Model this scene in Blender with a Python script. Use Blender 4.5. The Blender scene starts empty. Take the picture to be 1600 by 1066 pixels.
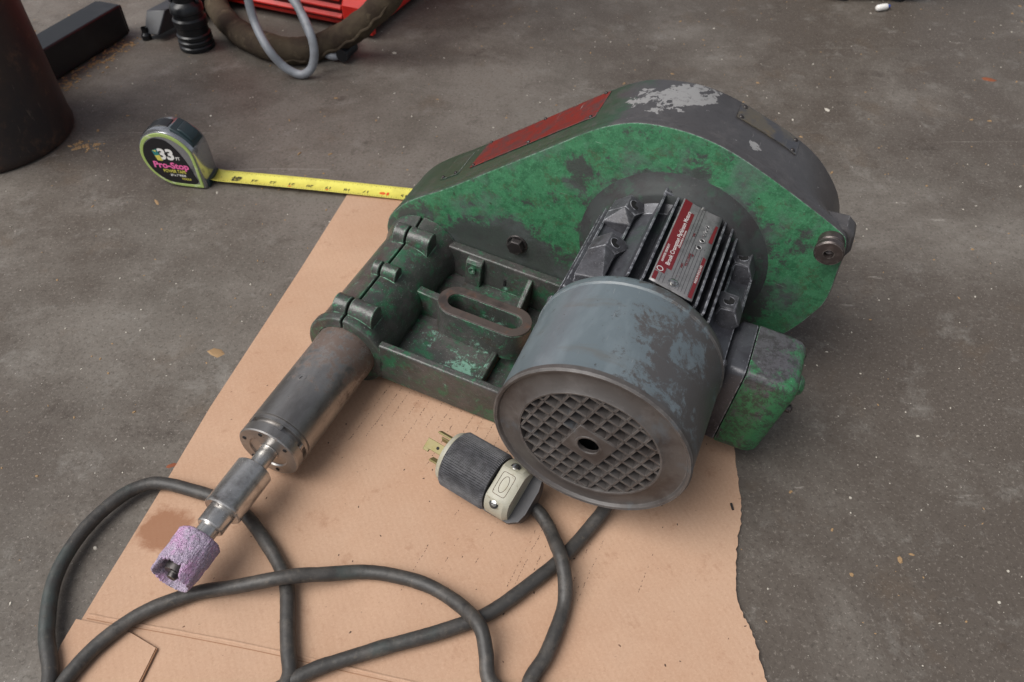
import bpy, bmesh, math, random
from mathutils import Vector, Matrix, noise
rnd = random.Random(7)
C = bpy.context.scene.collection
scene = bpy.context.scene
PI = math.pi

# ------------------------------------------------------------------ camera
cd = bpy.data.cameras.new('camera'); cam = bpy.data.objects.new('camera', cd); C.objects.link(cam)
cam.location = (0, 0, 0.60803); cam.rotation_euler = (math.radians(90 - 46.3000), 0, 0)
cd.sensor_width = 23.5; cd.lens = 18.0; cd.clip_start = 0.02; cd.clip_end = 60
cd.dof.use_dof = True; cd.dof.focus_distance = 0.66; cd.dof.aperture_fstop = 8.0
scene.camera = cam

# ------------------------------------------------------------------ world and sun (soft overcast daylight from the left)
SUN_EL, SUN_AZ = math.radians(55), math.radians(-115)      # azimuth measured from +Y towards +X
w = bpy.data.worlds.new('World'); scene.world = w; w.use_nodes = True
nt = w.node_tree
bg = nt.nodes['Background']; sky = nt.nodes.new('ShaderNodeTexSky')
sky.sky_type = 'NISHITA'; sky.sun_disc = False; sky.sun_elevation = SUN_EL; sky.sun_rotation = SUN_AZ
sky.air_density = 0.8; sky.dust_density = 4.0; sky.ozone_density = 0.6; sky.altitude = 0
hsv = nt.nodes.new('ShaderNodeHueSaturation'); hsv.inputs['Saturation'].default_value = 0.35      # a thin overcast: the blue is mostly gone
nt.links.new(sky.outputs['Color'], hsv.inputs['Color']); nt.links.new(hsv.outputs['Color'], bg.inputs['Color']); bg.inputs['Strength'].default_value = 0.095
sd = bpy.data.lights.new('sun', 'SUN'); sun = bpy.data.objects.new('sun', sd); C.objects.link(sun)
sd.energy = 2.0; sd.angle = math.radians(48); sd.color = (1.0, 0.975, 0.94)
v = Vector((math.sin(SUN_AZ) * math.cos(SUN_EL), math.cos(SUN_AZ) * math.cos(SUN_EL), math.sin(SUN_EL)))
sun.rotation_euler = v.to_track_quat('Z', 'Y').to_euler()
scene.view_settings.view_transform = 'Standard'; scene.view_settings.look = 'None'
scene.view_settings.exposure = 0.36; scene.view_settings.gamma = 1.0

# ------------------------------------------------------------------ materials
def lin(c):
    return tuple(((x / 255) / 12.92 if x / 255 <= 0.04045 else ((x / 255 + 0.055) / 1.055) ** 2.4) for x in c) + (1.0,)

def mask_node(nt, tc, s):
    """a 0..1 mask from noise (scale, detail, lo, hi, stretch, offset) plus optional sums of spheres / gradients"""
    N, L = nt.nodes, nt.links
    mp = N.new('ShaderNodeMapping'); mp.inputs['Scale'].default_value = s.get('stretch', (1, 1, 1))
    mp.inputs['Location'].default_value = s.get('offset', (0, 0, 0)); mp.inputs['Rotation'].default_value = s.get('rot', (0, 0, 0))
    L.new(tc, mp.inputs['Vector'])
    if s.get('kind') == 'voronoi':
        n = N.new('ShaderNodeTexVoronoi'); n.inputs['Scale'].default_value = s['scale']; n.inputs['Randomness'].default_value = 1
        val = n.outputs['Distance']
    elif s.get('kind') == 'wave':
        n = N.new('ShaderNodeTexWave'); n.inputs['Scale'].default_value = s['scale']; n.inputs['Distortion'].default_value = s.get('dist', 0.6)
        n.inputs['Detail Scale'].default_value = 2
        val = n.outputs['Fac']
    else:
        n = N.new('ShaderNodeTexNoise'); n.inputs['Scale'].default_value = s['scale']; n.inputs['Detail'].default_value = s.get('detail', 6)
        n.inputs['Roughness'].default_value = s.get('rough', 0.62); n.inputs['Distortion'].default_value = s.get('distort', 0.2)
        val = n.outputs['Fac']
    L.new(mp.outputs[0], n.inputs['Vector'])
    for (ctr, rad, gain) in s.get('spots', []):
        d = N.new('ShaderNodeVectorMath'); d.operation = 'DISTANCE'; L.new(tc, d.inputs[0]); d.inputs[1].default_value = ctr
        m = N.new('ShaderNodeMapRange'); m.interpolation_type = 'SMOOTHSTEP'
        m.inputs['From Min'].default_value = rad; m.inputs['From Max'].default_value = rad * 0.25
        m.inputs['To Min'].default_value = 0; m.inputs['To Max'].default_value = gain
        L.new(d.outputs['Value'], m.inputs['Value'])
        a = N.new('ShaderNodeMath'); a.operation = 'ADD'; L.new(val, a.inputs[0]); L.new(m.outputs[0], a.inputs[1]); val = a.outputs[0]
    for (dirv, p0, p1, g0, g1) in s.get('grads', []):
        d = N.new('ShaderNodeVectorMath'); d.operation = 'DOT_PRODUCT'; L.new(tc, d.inputs[0]); d.inputs[1].default_value = dirv
        m = N.new('ShaderNodeMapRange'); m.inputs['From Min'].default_value = p0; m.inputs['From Max'].default_value = p1
        m.inputs['To Min'].default_value = g0; m.inputs['To Max'].default_value = g1
        L.new(d.outputs['Value'], m.inputs['Value'])
        a = N.new('ShaderNodeMath'); a.operation = 'ADD'; L.new(val, a.inputs[0]); L.new(m.outputs[0], a.inputs[1]); val = a.outputs[0]
    r = N.new('ShaderNodeMapRange'); r.inputs['From Min'].default_value = s['lo']; r.inputs['From Max'].default_value = s['hi']
    r.inputs['To Max'].default_value = s.get('amt', 1.0)
    L.new(val, r.inputs['Value'])
    return r.outputs[0]

def mat(name, base, layers=(), rough=0.6, metal=0.0, bump=(), spec=0.5, edge=None, coat=0.0):
    """layers: (colour, mask[, rough[, metal]]); bump: (scale, strength, distance[, stretch]); edge: (colour, amount) paler tint along sharp edges"""
    m = bpy.data.materials.new(name); m.use_nodes = True
    nt = m.node_tree; N, L = nt.nodes, nt.links
    b = N['Principled BSDF']; tcn = N.new('ShaderNodeTexCoord'); tc = tcn.outputs['Object']
    b.inputs['Specular IOR Level'].default_value = spec; b.inputs['Coat Weight'].default_value = coat
    cur = N.new('ShaderNodeRGB'); cur.outputs[0].default_value = lin(base); cur = cur.outputs[0]
    ro = N.new('ShaderNodeValue'); ro.outputs[0].default_value = rough; ro = ro.outputs[0]
    me = N.new('ShaderNodeValue'); me.outputs[0].default_value = metal; me = me.outputs[0]
    for l in layers:
        f = mask_node(nt, tc, l[1])
        mx = N.new('ShaderNodeMix'); mx.data_type = 'RGBA'; L.new(f, mx.inputs['Factor']); L.new(cur, mx.inputs[6]); mx.inputs[7].default_value = lin(l[0]); cur = mx.outputs[2]
        if len(l) > 2:
            q = N.new('ShaderNodeMix'); L.new(f, q.inputs['Factor']); L.new(ro, q.inputs[2]); q.inputs[3].default_value = l[2]; ro = q.outputs[0]
        if len(l) > 3:
            q = N.new('ShaderNodeMix'); L.new(f, q.inputs['Factor']); L.new(me, q.inputs[2]); q.inputs[3].default_value = l[3]; me = q.outputs[0]
    if edge:
        bv = N.new('ShaderNodeBevel'); bv.samples = 4; bv.inputs['Radius'].default_value = 0.0016
        g = N.new('ShaderNodeNewGeometry'); d = N.new('ShaderNodeVectorMath'); d.operation = 'DOT_PRODUCT'
        L.new(bv.outputs[0], d.inputs[0]); L.new(g.outputs['Normal'], d.inputs[1])
        r = N.new('ShaderNodeMapRange'); r.inputs['From Min'].default_value = 0.985; r.inputs['From Max'].default_value = 0.90; r.inputs['To Max'].default_value = edge[1]
        L.new(d.outputs['Value'], r.inputs['Value'])
        f2 = mask_node(nt, tc, dict(scale=160, detail=4, lo=0.40, hi=0.6))
        mu = N.new('ShaderNodeMath'); mu.operation = 'MULTIPLY'; L.new(r.outputs[0], mu.inputs[0]); L.new(f2, mu.inputs[1])
        mx = N.new('ShaderNodeMix'); mx.data_type = 'RGBA'; L.new(mu.outputs[0], mx.inputs['Factor']); L.new(cur, mx.inputs[6]); mx.inputs[7].default_value = lin(edge[0]); cur = mx.outputs[2]
    L.new(cur, b.inputs['Base Color']); L.new(ro, b.inputs['Roughness']); L.new(me, b.inputs['Metallic'])
    prev = None
    for bp in bump:
        n = N.new('ShaderNodeTexNoise'); n.inputs['Scale'].default_value = bp[0]; n.inputs['Detail'].default_value = 5
        src = tc
        if len(bp) > 3:
            mp = N.new('ShaderNodeMapping'); mp.inputs['Scale'].default_value = bp[3]; L.new(tc, mp.inputs['Vector']); src = mp.outputs[0]
        L.new(src, n.inputs['Vector'])
        k = N.new('ShaderNodeBump'); k.inputs['Strength'].default_value = bp[1]; k.inputs['Distance'].default_value = bp[2]
        L.new(n.outputs['Fac'], k.inputs['Height'])
        if prev: L.new(prev, k.inputs['Normal'])
        prev = k.outputs[0]
    if prev: L.new(prev, b.inputs['Normal'])
    return m

GRIME = (62, 60, 62)
M_guard = mat('green_paint_on_guard_face', (60, 118, 82), [
    ((44, 94, 64), dict(scale=70, detail=11, rough=0.8, lo=0.47, hi=0.58)),
    ((96, 156, 120), dict(scale=360, detail=8, rough=0.8, lo=0.52, hi=0.66, amt=0.45)),
    ((30, 78, 54), dict(scale=420, detail=8, rough=0.8, offset=(3, 3, 3), lo=0.53, hi=0.66, amt=0.5)),
    ((66, 80, 58), dict(scale=55, detail=13, rough=0.85, lo=0.53, hi=0.60, amt=0.8, offset=(5, 5, 1))),
    (GRIME, dict(scale=34, detail=13, rough=0.8, distort=0.2, lo=0.565, hi=0.62, offset=(3, 1, 2), amt=0.9,
                 spots=[((0.261, 0.172, 0.106), 0.13, 0.28), ((0.10, 0.172, 0.02), 0.085, 0.30), ((0.0, 0.17, 0.0), 0.08, 0.18), ((0.155, 0.172, 0.165), 0.03, 0.12), ((0.38, 0.172, 0.1), 0.03, 0.05)],
                 grads=[((0, 0, 1), -0.02, 0.09, 0.08, 0.0)])),
    ((86, 92, 92), dict(scale=26, detail=7, lo=0.52, hi=0.66, offset=(11, 1, 2), amt=0.5, spots=[((0.261, 0.172, 0.15), 0.12, 0.14)])),
    ((46, 36, 28), dict(scale=70, detail=12, rough=0.82, lo=0.60, hi=0.635, offset=(7, 2, 5), amt=0.85)),
    ((150, 176, 158), dict(scale=260, detail=8, stretch=(0.12, 1, 1.6), rot=(0, 0.9, 0), lo=0.69, hi=0.72, amt=0.4))],
    rough=0.42, bump=((420, 0.35, 0.0007), (120, 0.4, 0.001)), edge=((160, 190, 172), 0.9))
M_cast = mat('grimy_green_paint_on_casting', (64, 66, 63), [
    ((44, 96, 68), dict(scale=34, detail=12, rough=0.82, lo=0.515, hi=0.585, amt=0.9)),
    ((82, 78, 77), dict(scale=26, detail=11, rough=0.8, lo=0.49, hi=0.58, offset=(2, 5, 1), amt=0.85)),
    ((66, 52, 46), dict(scale=60, detail=9, rough=0.75, lo=0.56, hi=0.64, offset=(4, 4, 1), amt=0.75)),
    ((66, 128, 94), dict(scale=90, detail=10, rough=0.82, lo=0.57, hi=0.63, offset=(0, 4, 9), amt=0.8)),
    ((122, 164, 146), dict(scale=80, detail=10, rough=0.84, lo=0.62, hi=0.65, offset=(9, 3, 1), amt=0.9, spots=[((0.112, 0.090, -0.009), 0.034, 0.2), ((0.108, 0.036, -0.009), 0.040, 0.13), ((0.06, 0.06, -0.009), 0.02, 0.08)])),
    ((190, 194, 190), dict(scale=800, detail=3, lo=0.67, hi=0.70, amt=0.7))],
    rough=0.30, bump=((500, 0.45, 0.0006), (80, 0.6, 0.0016)), edge=((136, 184, 156), 1.0))
M_boss = mat('rusty_machined_rim', (74, 64, 60), [((96, 66, 52), dict(scale=70, lo=0.55, hi=0.7)), ((54, 46, 44), dict(scale=40, lo=0.5, hi=0.65, offset=(1, 1, 1)))], rough=0.5, bump=((500, 0.3, 0.0004),))
M_cover = mat('dark_worn_sheet_guard', (66, 64, 65), [
    ((44, 70, 52), dict(scale=18, detail=10, rough=0.75, lo=0.47, hi=0.57, amt=0.9, grads=[((1, 0, 0), 0.15, 0.225, 0.16, -0.22)])),
    ((84, 81, 81), dict(scale=34, detail=11, rough=0.78, lo=0.5, hi=0.64, offset=(5, 5, 5), amt=0.6)),
    ((158, 156, 154), dict(scale=62, detail=9, rough=0.66, distort=0.3, lo=0.70, hi=0.707, offset=(1.6, 2.3, 2.2), spots=[((0.206, 0.215, 0.235), 0.042, 0.24), ((0.238, 0.236, 0.237), 0.034, 0.24), ((0.300, 0.200, 0.226), 0.012, 0.24)]), 0.36, 0.35),
    ((50, 47, 47), dict(scale=180, detail=10, rough=0.75, lo=0.54, hi=0.66, amt=0.6)),
    ((140, 138, 136), dict(scale=240, detail=8, stretch=(1.5, 0.15, 1), rot=(0, 0, 0.4), lo=0.68, hi=0.71, amt=0.5))],
    rough=0.38, bump=((350, 0.25, 0.0004), (30, 0.3, 0.001)), edge=((150, 150, 150), 0.8))
M_flange = mat('greasy_dark_flange', (58, 61, 61), [((52, 50, 51), dict(scale=30, detail=9, rough=0.7, lo=0.45, hi=0.6)), ((52, 82, 66), dict(scale=40, detail=9, rough=0.75, lo=0.54, hi=0.64, offset=(3, 3, 3), amt=0.6)), ((96, 96, 96), dict(scale=120, detail=9, rough=0.8, lo=0.6, hi=0.68, amt=0.5))], rough=0.62, spec=0.3, bump=((500, 0.35, 0.0004), (60, 0.3, 0.001)))
M_redplate = mat('scraped_red_plate', (116, 44, 37), [
    ((72, 62, 62), dict(scale=50, detail=13, rough=0.85, lo=0.49, hi=0.57, amt=0.85, offset=(2, 2, 2))),
    ((84, 56, 54), dict(scale=60, detail=8, stretch=(0.3, 1, 0.3), lo=0.54, hi=0.66)),
    ((150, 140, 136), dict(scale=130, detail=8, stretch=(1.4, 0.2, 0.2), rot=(0, 0, 0.8), lo=0.64, hi=0.70, amt=0.6))],
    rough=0.36, bump=((300, 0.2, 0.0004),), edge=((110, 100, 98), 0.7))
M_brass = mat('tarnished_brown_plate', (82, 76, 66), [((112, 92, 52), dict(scale=70, detail=8, rough=0.75, lo=0.52, hi=0.68, amt=0.75)), ((62, 62, 66), dict(scale=26, lo=0.5, hi=0.6))], rough=0.38, bump=((300, 0.2, 0.0004),), edge=((120, 115, 105), 0.6))
M_alu = mat('dirty_grey_motor_casting', (76, 77, 82), [
    ((58, 57, 62), dict(scale=34, detail=8, rough=0.7, lo=0.46, hi=0.62)),
    ((110, 111, 118), dict(scale=120, detail=8, rough=0.75, lo=0.56, hi=0.68, amt=0.6)),
    ((52, 84, 66), dict(scale=22, lo=0.60, hi=0.66, offset=(8, 1, 4), amt=0.25)),
    ((200, 200, 204), dict(scale=900, detail=3, lo=0.69, hi=0.72, amt=0.7))],
    rough=0.40, metal=0.2, bump=((500, 0.35, 0.0004), (90, 0.35, 0.0008)), edge=((196, 198, 204), 0.95))
M_pad = mat('rough_dark_cast_pad', (70, 70, 74), [((92, 92, 97), dict(scale=110, detail=11, rough=0.8, lo=0.50, hi=0.64, amt=0.8)), ((50, 49, 52), dict(scale=60, detail=9, rough=0.75, lo=0.50, hi=0.62, offset=(3, 3, 1), amt=0.8)), ((190, 190, 194), dict(scale=800, detail=3, lo=0.68, hi=0.71, amt=0.6))], rough=0.45, metal=0.1, bump=((500, 0.5, 0.0006), (120, 0.5, 0.0012)), edge=((186, 188, 194), 1.0))
M_fan = mat('blue_grey_paint_worn_on_fan_cover', (93, 103, 108), [
    ((106, 116, 121), dict(scale=26, lo=0.45, hi=0.6, stretch=(1, 0.4, 1))),
    ((92, 88, 82), dict(scale=34, detail=8, stretch=(0.5, 2.2, 0.7), rot=(0, 0, 0.3), lo=0.57, hi=0.72, amt=0.55)),
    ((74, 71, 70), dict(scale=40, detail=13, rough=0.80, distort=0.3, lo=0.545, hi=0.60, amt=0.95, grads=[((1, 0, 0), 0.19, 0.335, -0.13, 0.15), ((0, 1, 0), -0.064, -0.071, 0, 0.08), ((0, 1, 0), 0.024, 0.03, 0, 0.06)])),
    ((88, 100, 104), dict(scale=30, detail=10, rough=0.8, lo=0.60, hi=0.64, offset=(5, 5, 2), amt=0.6, grads=[((1, 0, 0), 0.31, 0.33, 0, -0.05)])),
    ((136, 138, 140), dict(scale=200, detail=6, stretch=(1.6, 0.15, 1), rot=(0, 0, 0.5), lo=0.67, hi=0.71, amt=0.5)),
    ((52, 46, 42), dict(scale=150, detail=8, lo=0.66, hi=0.70, offset=(1, 5, 5), amt=0.7))],
    rough=0.36, bump=((380, 0.16, 0.0004), (24, 0.2, 0.001)), edge=((160, 156, 150), 0.7))
M_face = mat('brown_grey_grimy_fan_face', (76, 72, 70), [((92, 88, 86), dict(scale=40, detail=8, lo=0.5, hi=0.68)), ((58, 52, 50), dict(scale=24, lo=0.52, hi=0.66, offset=(3, 3, 3))), ((84, 92, 98), dict(scale=28, lo=0.6, hi=0.68, offset=(6, 0, 3), amt=0.5)), ((150, 148, 146), dict(scale=800, lo=0.69, hi=0.72, amt=0.5))], rough=0.48, bump=((500, 0.3, 0.0004), (60, 0.2, 0.0008)), edge=((128, 126, 124), 0.5))
M_box = mat('grey_and_green_worn_terminal_box', (80, 79, 83), [
    ((48, 116, 72), dict(scale=90, detail=11, rough=0.85, stretch=(0.7, 0.7, 0.5), lo=0.52, hi=0.585, amt=0.9, grads=[((0, -0.7, -0.7), -0.140, -0.095, -0.05, 0.085), ((1, 0, 0), 0.380, 0.400, 0, 0.10)])),
    ((50, 48, 48), dict(scale=130, detail=12, rough=0.88, lo=0.48, hi=0.54, offset=(2, 6, 3), amt=0.8)),
    ((170, 190, 178), dict(scale=420, detail=7, rough=0.8, lo=0.64, hi=0.68, amt=0.8))],
    rough=0.38, bump=((450, 0.35, 0.0004), (60, 0.2, 0.0008)), edge=((130, 190, 148), 0.9))
M_steel = mat('used_ground_steel', (160, 157, 154), [
    ((132, 128, 125), dict(scale=30, detail=9, rough=0.7, stretch=(1, 0.4, 1), lo=0.44, hi=0.64)),
    ((92, 70, 58), dict(scale=110, detail=11, rough=0.85, lo=0.575, hi=0.65, offset=(2, 2, 2), amt=0.8, grads=[((0, 1, 0), -0.085, -0.012, 0.0, 0.17)]), 0.6, 0.1),
    ((62, 50, 46), dict(scale=240, detail=7, rough=0.7, lo=0.655, hi=0.69, amt=0.8, grads=[((0, 1, 0), -0.07, 0.0, 0, 0.07)]), 0.6, 0.2)],
    rough=0.30, metal=0.85, bump=((500, 0.12, 0.0003), (260, 0.08, 0.0003, (0.2, 4, 0.2))), edge=((190, 188, 186), 0.6))
M_arbor = mat('bright_turned_steel_arbor', (196, 194, 191), [((142, 138, 135), dict(scale=34, detail=9, rough=0.7, lo=0.46, hi=0.64)), ((70, 56, 50), dict(scale=130, detail=8, lo=0.66, hi=0.70, amt=0.9), 0.6, 0.2)],
    rough=0.26, metal=0.85, bump=((500, 0.06, 0.0002),), edge=((210, 208, 206), 0.6))
M_wheel = mat('dusty_lilac_abrasive', (176, 160, 182), [
    ((204, 158, 198), dict(scale=60, detail=8, rough=0.7, lo=0.48, hi=0.60, amt=0.85)), ((150, 142, 156), dict(scale=70, detail=11, rough=0.82, lo=0.5, hi=0.60, offset=(4, 1, 0))),
    ((100, 92, 98), dict(scale=90, detail=12, rough=0.86, distort=1.0, lo=0.57, hi=0.61, offset=(1, 8, 0), amt=0.85)),
    ((92, 82, 90), dict(scale=600, detail=4, rough=0.7, lo=0.58, hi=0.66, amt=0.5)),
    ((236, 224, 236), dict(scale=700, detail=3, offset=(3, 3, 3), lo=0.58, hi=0.64, amt=0.5))],
    rough=0.85, bump=((900, 1.0, 0.002), (350, 1.0, 0.002)))
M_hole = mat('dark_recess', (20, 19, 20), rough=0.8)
M_hub = mat('dark_oily_steel', (58, 54, 54), [((84, 80, 78), dict(scale=120, lo=0.5, hi=0.65))], rough=0.38, metal=0.6, bump=((400, 0.2, 0.0004),), edge=((150, 146, 142), 0.8))
M_knob = mat('brown_oily_steel_knob', (72, 64, 62), [((96, 86, 84), dict(scale=90, lo=0.5, hi=0.66)), ((58, 42, 36), dict(scale=50, lo=0.55, hi=0.66))], rough=0.34, metal=0.5, bump=((400, 0.12, 0.0003),), edge=((160, 155, 150), 0.8))
M_plate = mat('scratched_aluminium_nameplate', (124, 123, 124), [((108, 107, 108), dict(scale=120, detail=9, rough=0.75, lo=0.48, hi=0.62)), ((140, 84, 86), dict(scale=190, detail=6, lo=0.64, hi=0.7, amt=0.4)), ((60, 58, 58), dict(scale=160, detail=9, rough=0.8, lo=0.62, hi=0.66, offset=(3, 3, 0), amt=0.6))], rough=0.38, metal=0.3, bump=((500, 0.2, 0.0003), (80, 0.3, 0.0008)), edge=((200, 198, 196), 0.8))
M_red = mat('dark_red_enamel', (104, 28, 34), [((90, 40, 44), dict(scale=150, detail=8, lo=0.58, hi=0.68, amt=0.7))], rough=0.4)
M_print = mat('pale_metal_print', (190, 186, 184), rough=0.5)
M_dark = mat('dark_print', (40, 38, 38), rough=0.6)
M_chrome = mat('bright_screw_metal', (196, 194, 190), [((120, 116, 112), dict(scale=300, lo=0.5, hi=0.7))], rough=0.22, metal=1.0)
M_rubber = mat('grey_black_rubber_cable', (58, 56, 54), [((88, 83, 78), dict(scale=30, detail=10, rough=0.75, lo=0.48, hi=0.64, amt=0.7)), ((104, 96, 84), dict(scale=120, detail=10, rough=0.8, lo=0.56, hi=0.66, amt=0.6)), ((38, 36, 35), dict(scale=70, detail=9, rough=0.75, lo=0.54, hi=0.64, offset=(3, 1, 0), amt=0.7)), ((58, 78, 76), dict(scale=12, lo=0.58, hi=0.68, amt=0.4))], rough=0.5, bump=((260, 0.4, 0.0008), (40, 0.3, 0.0015)))
M_plugb = mat('ribbed_black_plug_rubber', (50, 50, 53), [((66, 64, 65), dict(scale=60, lo=0.5, hi=0.66, amt=0.5)), ((92, 78, 62), dict(scale=110, lo=0.66, hi=0.72, amt=0.6))], rough=0.55, edge=((104, 104, 108), 0.7), bump=((400, 0.15, 0.0003),))
M_cream = mat('dirty_cream_plastic', (164, 161, 146), [((104, 92, 72), dict(scale=140, detail=11, rough=0.8, lo=0.58, hi=0.64, offset=(3, 3, 3), amt=0.7)),((152, 148, 128), dict(scale=60, lo=0.48, hi=0.66)), ((110, 88, 54), dict(scale=90, detail=8, lo=0.62, hi=0.70, amt=0.7, grads=[((1, 0, 0), 0.070, 0.076, 0.0, 0.22)])), ((66, 60, 54), dict(scale=260, lo=0.67, hi=0.71, amt=0.7))], rough=0.45, bump=((300, 0.12, 0.0003),))
M_brassb = mat('brass_prong', (132, 122, 82), [((128, 118, 70), dict(scale=120, lo=0.5, hi=0.66))], rough=0.55, metal=0.3)
M_card = mat('brown_cardboard', (184, 152, 128), [
    ((176, 139, 113), dict(scale=5, detail=9, rough=0.7, lo=0.42, hi=0.66, amt=0.8)),
    ((196, 162, 136), dict(scale=9, detail=9, lo=0.5, hi=0.7, offset=(4, 4, 0), amt=0.6)),
    ((164, 127, 101), dict(kind='wave', scale=60, dist=0.15, rot=(0, 0, -0.42), lo=0.3, hi=1.0, amt=0.10)),
    ((202, 170, 145), dict(scale=500, detail=4, rough=0.8, lo=0.48, hi=0.7, amt=0.4)),
    ((160, 124, 98), dict(scale=500, detail=4, rough=0.8, lo=0.52, hi=0.7, offset=(3, 3, 0), amt=0.4)),
    ((138, 94, 68), dict(scale=40, detail=11, rough=0.75, lo=0.58, hi=0.78, spots=[((-0.300, 0.352, 0.004), 0.032, 0.42)], amt=0.75)),
    ((112, 86, 68), dict(scale=200, detail=8, rough=0.7, lo=0.67, hi=0.70, amt=0.8))],
    rough=0.85, spec=0.2, bump=((700, 0.2, 0.0003), (5, 0.2, 0.006)))
M_card_edge_shade = mat('cut_edge_and_fold_shade', (150, 112, 84), rough=0.9)  # cut flap edge, and the painted shade line along the fold
M_mark = mat('black_scuff_marks', (70, 54, 44), [((130, 96, 74), dict(scale=500, lo=0.5, hi=0.65))], rough=0.8)
M_floor = mat('stained_concrete', (114, 108, 101), [
    ((96, 90, 83), dict(scale=5, detail=13, rough=0.74, lo=0.42, hi=0.60)),
    ((80, 72, 65), dict(scale=1.9, detail=12, rough=0.72, lo=0.44, hi=0.58, offset=(3, 1, 0), amt=0.85, grads=[((1, 0, 0), -0.2, 0.5, -0.02, 0.06)])),  # brown patches grow denser towards the right
    ((134, 130, 124), dict(scale=14, detail=13, rough=0.8, lo=0.54, hi=0.68, offset=(1, 7, 0), amt=0.6)),
    ((60, 52, 46), dict(scale=8, detail=13, rough=0.8, lo=0.57, hi=0.68, offset=(13, 1, 0), amt=0.75)),
    ((66, 58, 51), dict(scale=30, detail=12, rough=0.8, lo=0.56, hi=0.67, offset=(8, 3, 0), amt=0.55)),
    ((92, 78, 64), dict(scale=9, detail=9, rough=0.7, lo=0.57, hi=0.66, offset=(5, 9, 0), amt=0.35)),
    ((168, 162, 154), dict(scale=9, detail=9, rough=0.8, stretch=(0.08, 9, 1), rot=(0, 0, 0.62), offset=(1, 3, 0), lo=0.635, hi=0.68, amt=0.5)),
    ((160, 154, 146), dict(scale=8, detail=9, rough=0.8, stretch=(0.08, 9, 1), rot=(0, 0, -0.9), offset=(5, 3, 0), lo=0.65, hi=0.69, amt=0.45)),
    ((166, 160, 152), dict(scale=30, detail=9, rough=0.75, stretch=(0.3, 1.6, 1), rot=(0, 0, 0.9), lo=0.64, hi=0.70, amt=0.5)),
    ((60, 54, 48), dict(scale=240, detail=8, rough=0.75, lo=0.52, hi=0.64, amt=0.6)),
    ((140, 132, 124), dict(scale=300, detail=5, rough=0.7, offset=(2, 9, 0), lo=0.56, hi=0.66, amt=0.5)),
    ((190, 184, 174), dict(scale=300, detail=3, offset=(7, 1, 0), lo=0.70, hi=0.72, amt=0.7))],
    rough=0.55, spec=0.35, bump=((500, 0.3, 0.0008), (40, 0.3, 0.0014)))
M_chips = [mat('pale_grit', (186, 180, 168), rough=0.8), mat('tan_grit', (150, 122, 88), rough=0.85), mat('rust_grit', (128, 72, 46), rough=0.85)]
M_chrom2 = mat('chromed_plastic', (176, 178, 182), [((110, 112, 118), dict(scale=60, lo=0.55, hi=0.65, amt=0.7))], rough=0.2, metal=0.85, bump=((200, 0.1, 0.0004),))
M_lime = mat('lime_plastic_bumper', (156, 176, 100), [((188, 196, 158), dict(scale=90, lo=0.55, hi=0.66))], rough=0.45)
M_black = mat('black_label', (24, 22, 26), rough=0.35)
M_white = mat('white_print', (226, 224, 220), rough=0.5)
M_pink = mat('pink_print', (226, 104, 160), rough=0.5)
M_yprint = mat('yellow_print', (206, 196, 92), rough=0.5)
M_teal = mat('teal_print', (40, 120, 120), rough=0.5)
M_ytape = mat('yellow_tape_blade', (226, 218, 104), [((206, 196, 92), dict(scale=40, lo=0.5, hi=0.7))], rough=0.32)
M_orange = mat('orange_red_print', (222, 92, 40), rough=0.5)
M_button = mat('dark_blue_green_plastic', (42, 58, 62), rough=0.4)
M_redm = mat('bright_red_machine_paint', (214, 42, 32), [((176, 34, 28), dict(scale=20, lo=0.5, hi=0.7))], rough=0.4)
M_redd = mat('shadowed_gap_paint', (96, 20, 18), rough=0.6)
M_greyc = mat('light_grey_hose_plastic', (146, 150, 156), [((120, 122, 126), dict(scale=30, lo=0.5, hi=0.7))], rough=0.4)
M_hosef = mat('brown_canvas_sleeve', (80, 70, 57), [((62, 52, 44), dict(scale=18, detail=7, lo=0.45, hi=0.62)), ((110, 98, 80), dict(scale=60, lo=0.58, hi=0.7, amt=0.6))], rough=0.9, spec=0.2, bump=((600, 0.5, 0.001), (50, 0.5, 0.003)))
M_pipe = mat('dark_rusty_pipe', (50, 38, 33), [((36, 30, 30), dict(scale=10, detail=9, lo=0.45, hi=0.6)), ((92, 66, 50), dict(scale=26, detail=11, rough=0.8, lo=0.53, hi=0.64, amt=0.7)), ((110, 96, 84), dict(scale=60, detail=8, stretch=(3, 3, .4), lo=0.66, hi=0.7, amt=0.4))], rough=0.5, bump=((200, 0.3, 0.0008),))
M_blk = mat('black_painted_steel', (22, 23, 26), [((36, 36, 38), dict(scale=30, lo=0.5, hi=0.7))], rough=0.4)
M_blkp = mat('black_moulded_plastic', (26, 28, 31), rough=0.32, edge=((70, 72, 76), 0.6))
M_greybar = mat('dark_grey_painted_steel', (58, 60, 64), [((44, 44, 46), dict(scale=30, lo=0.5, hi=0.7))], rough=0.45, edge=((110, 110, 112), 0.7))
M_blue = mat('blue_plastic', (40, 70, 150), rough=0.4)

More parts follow.
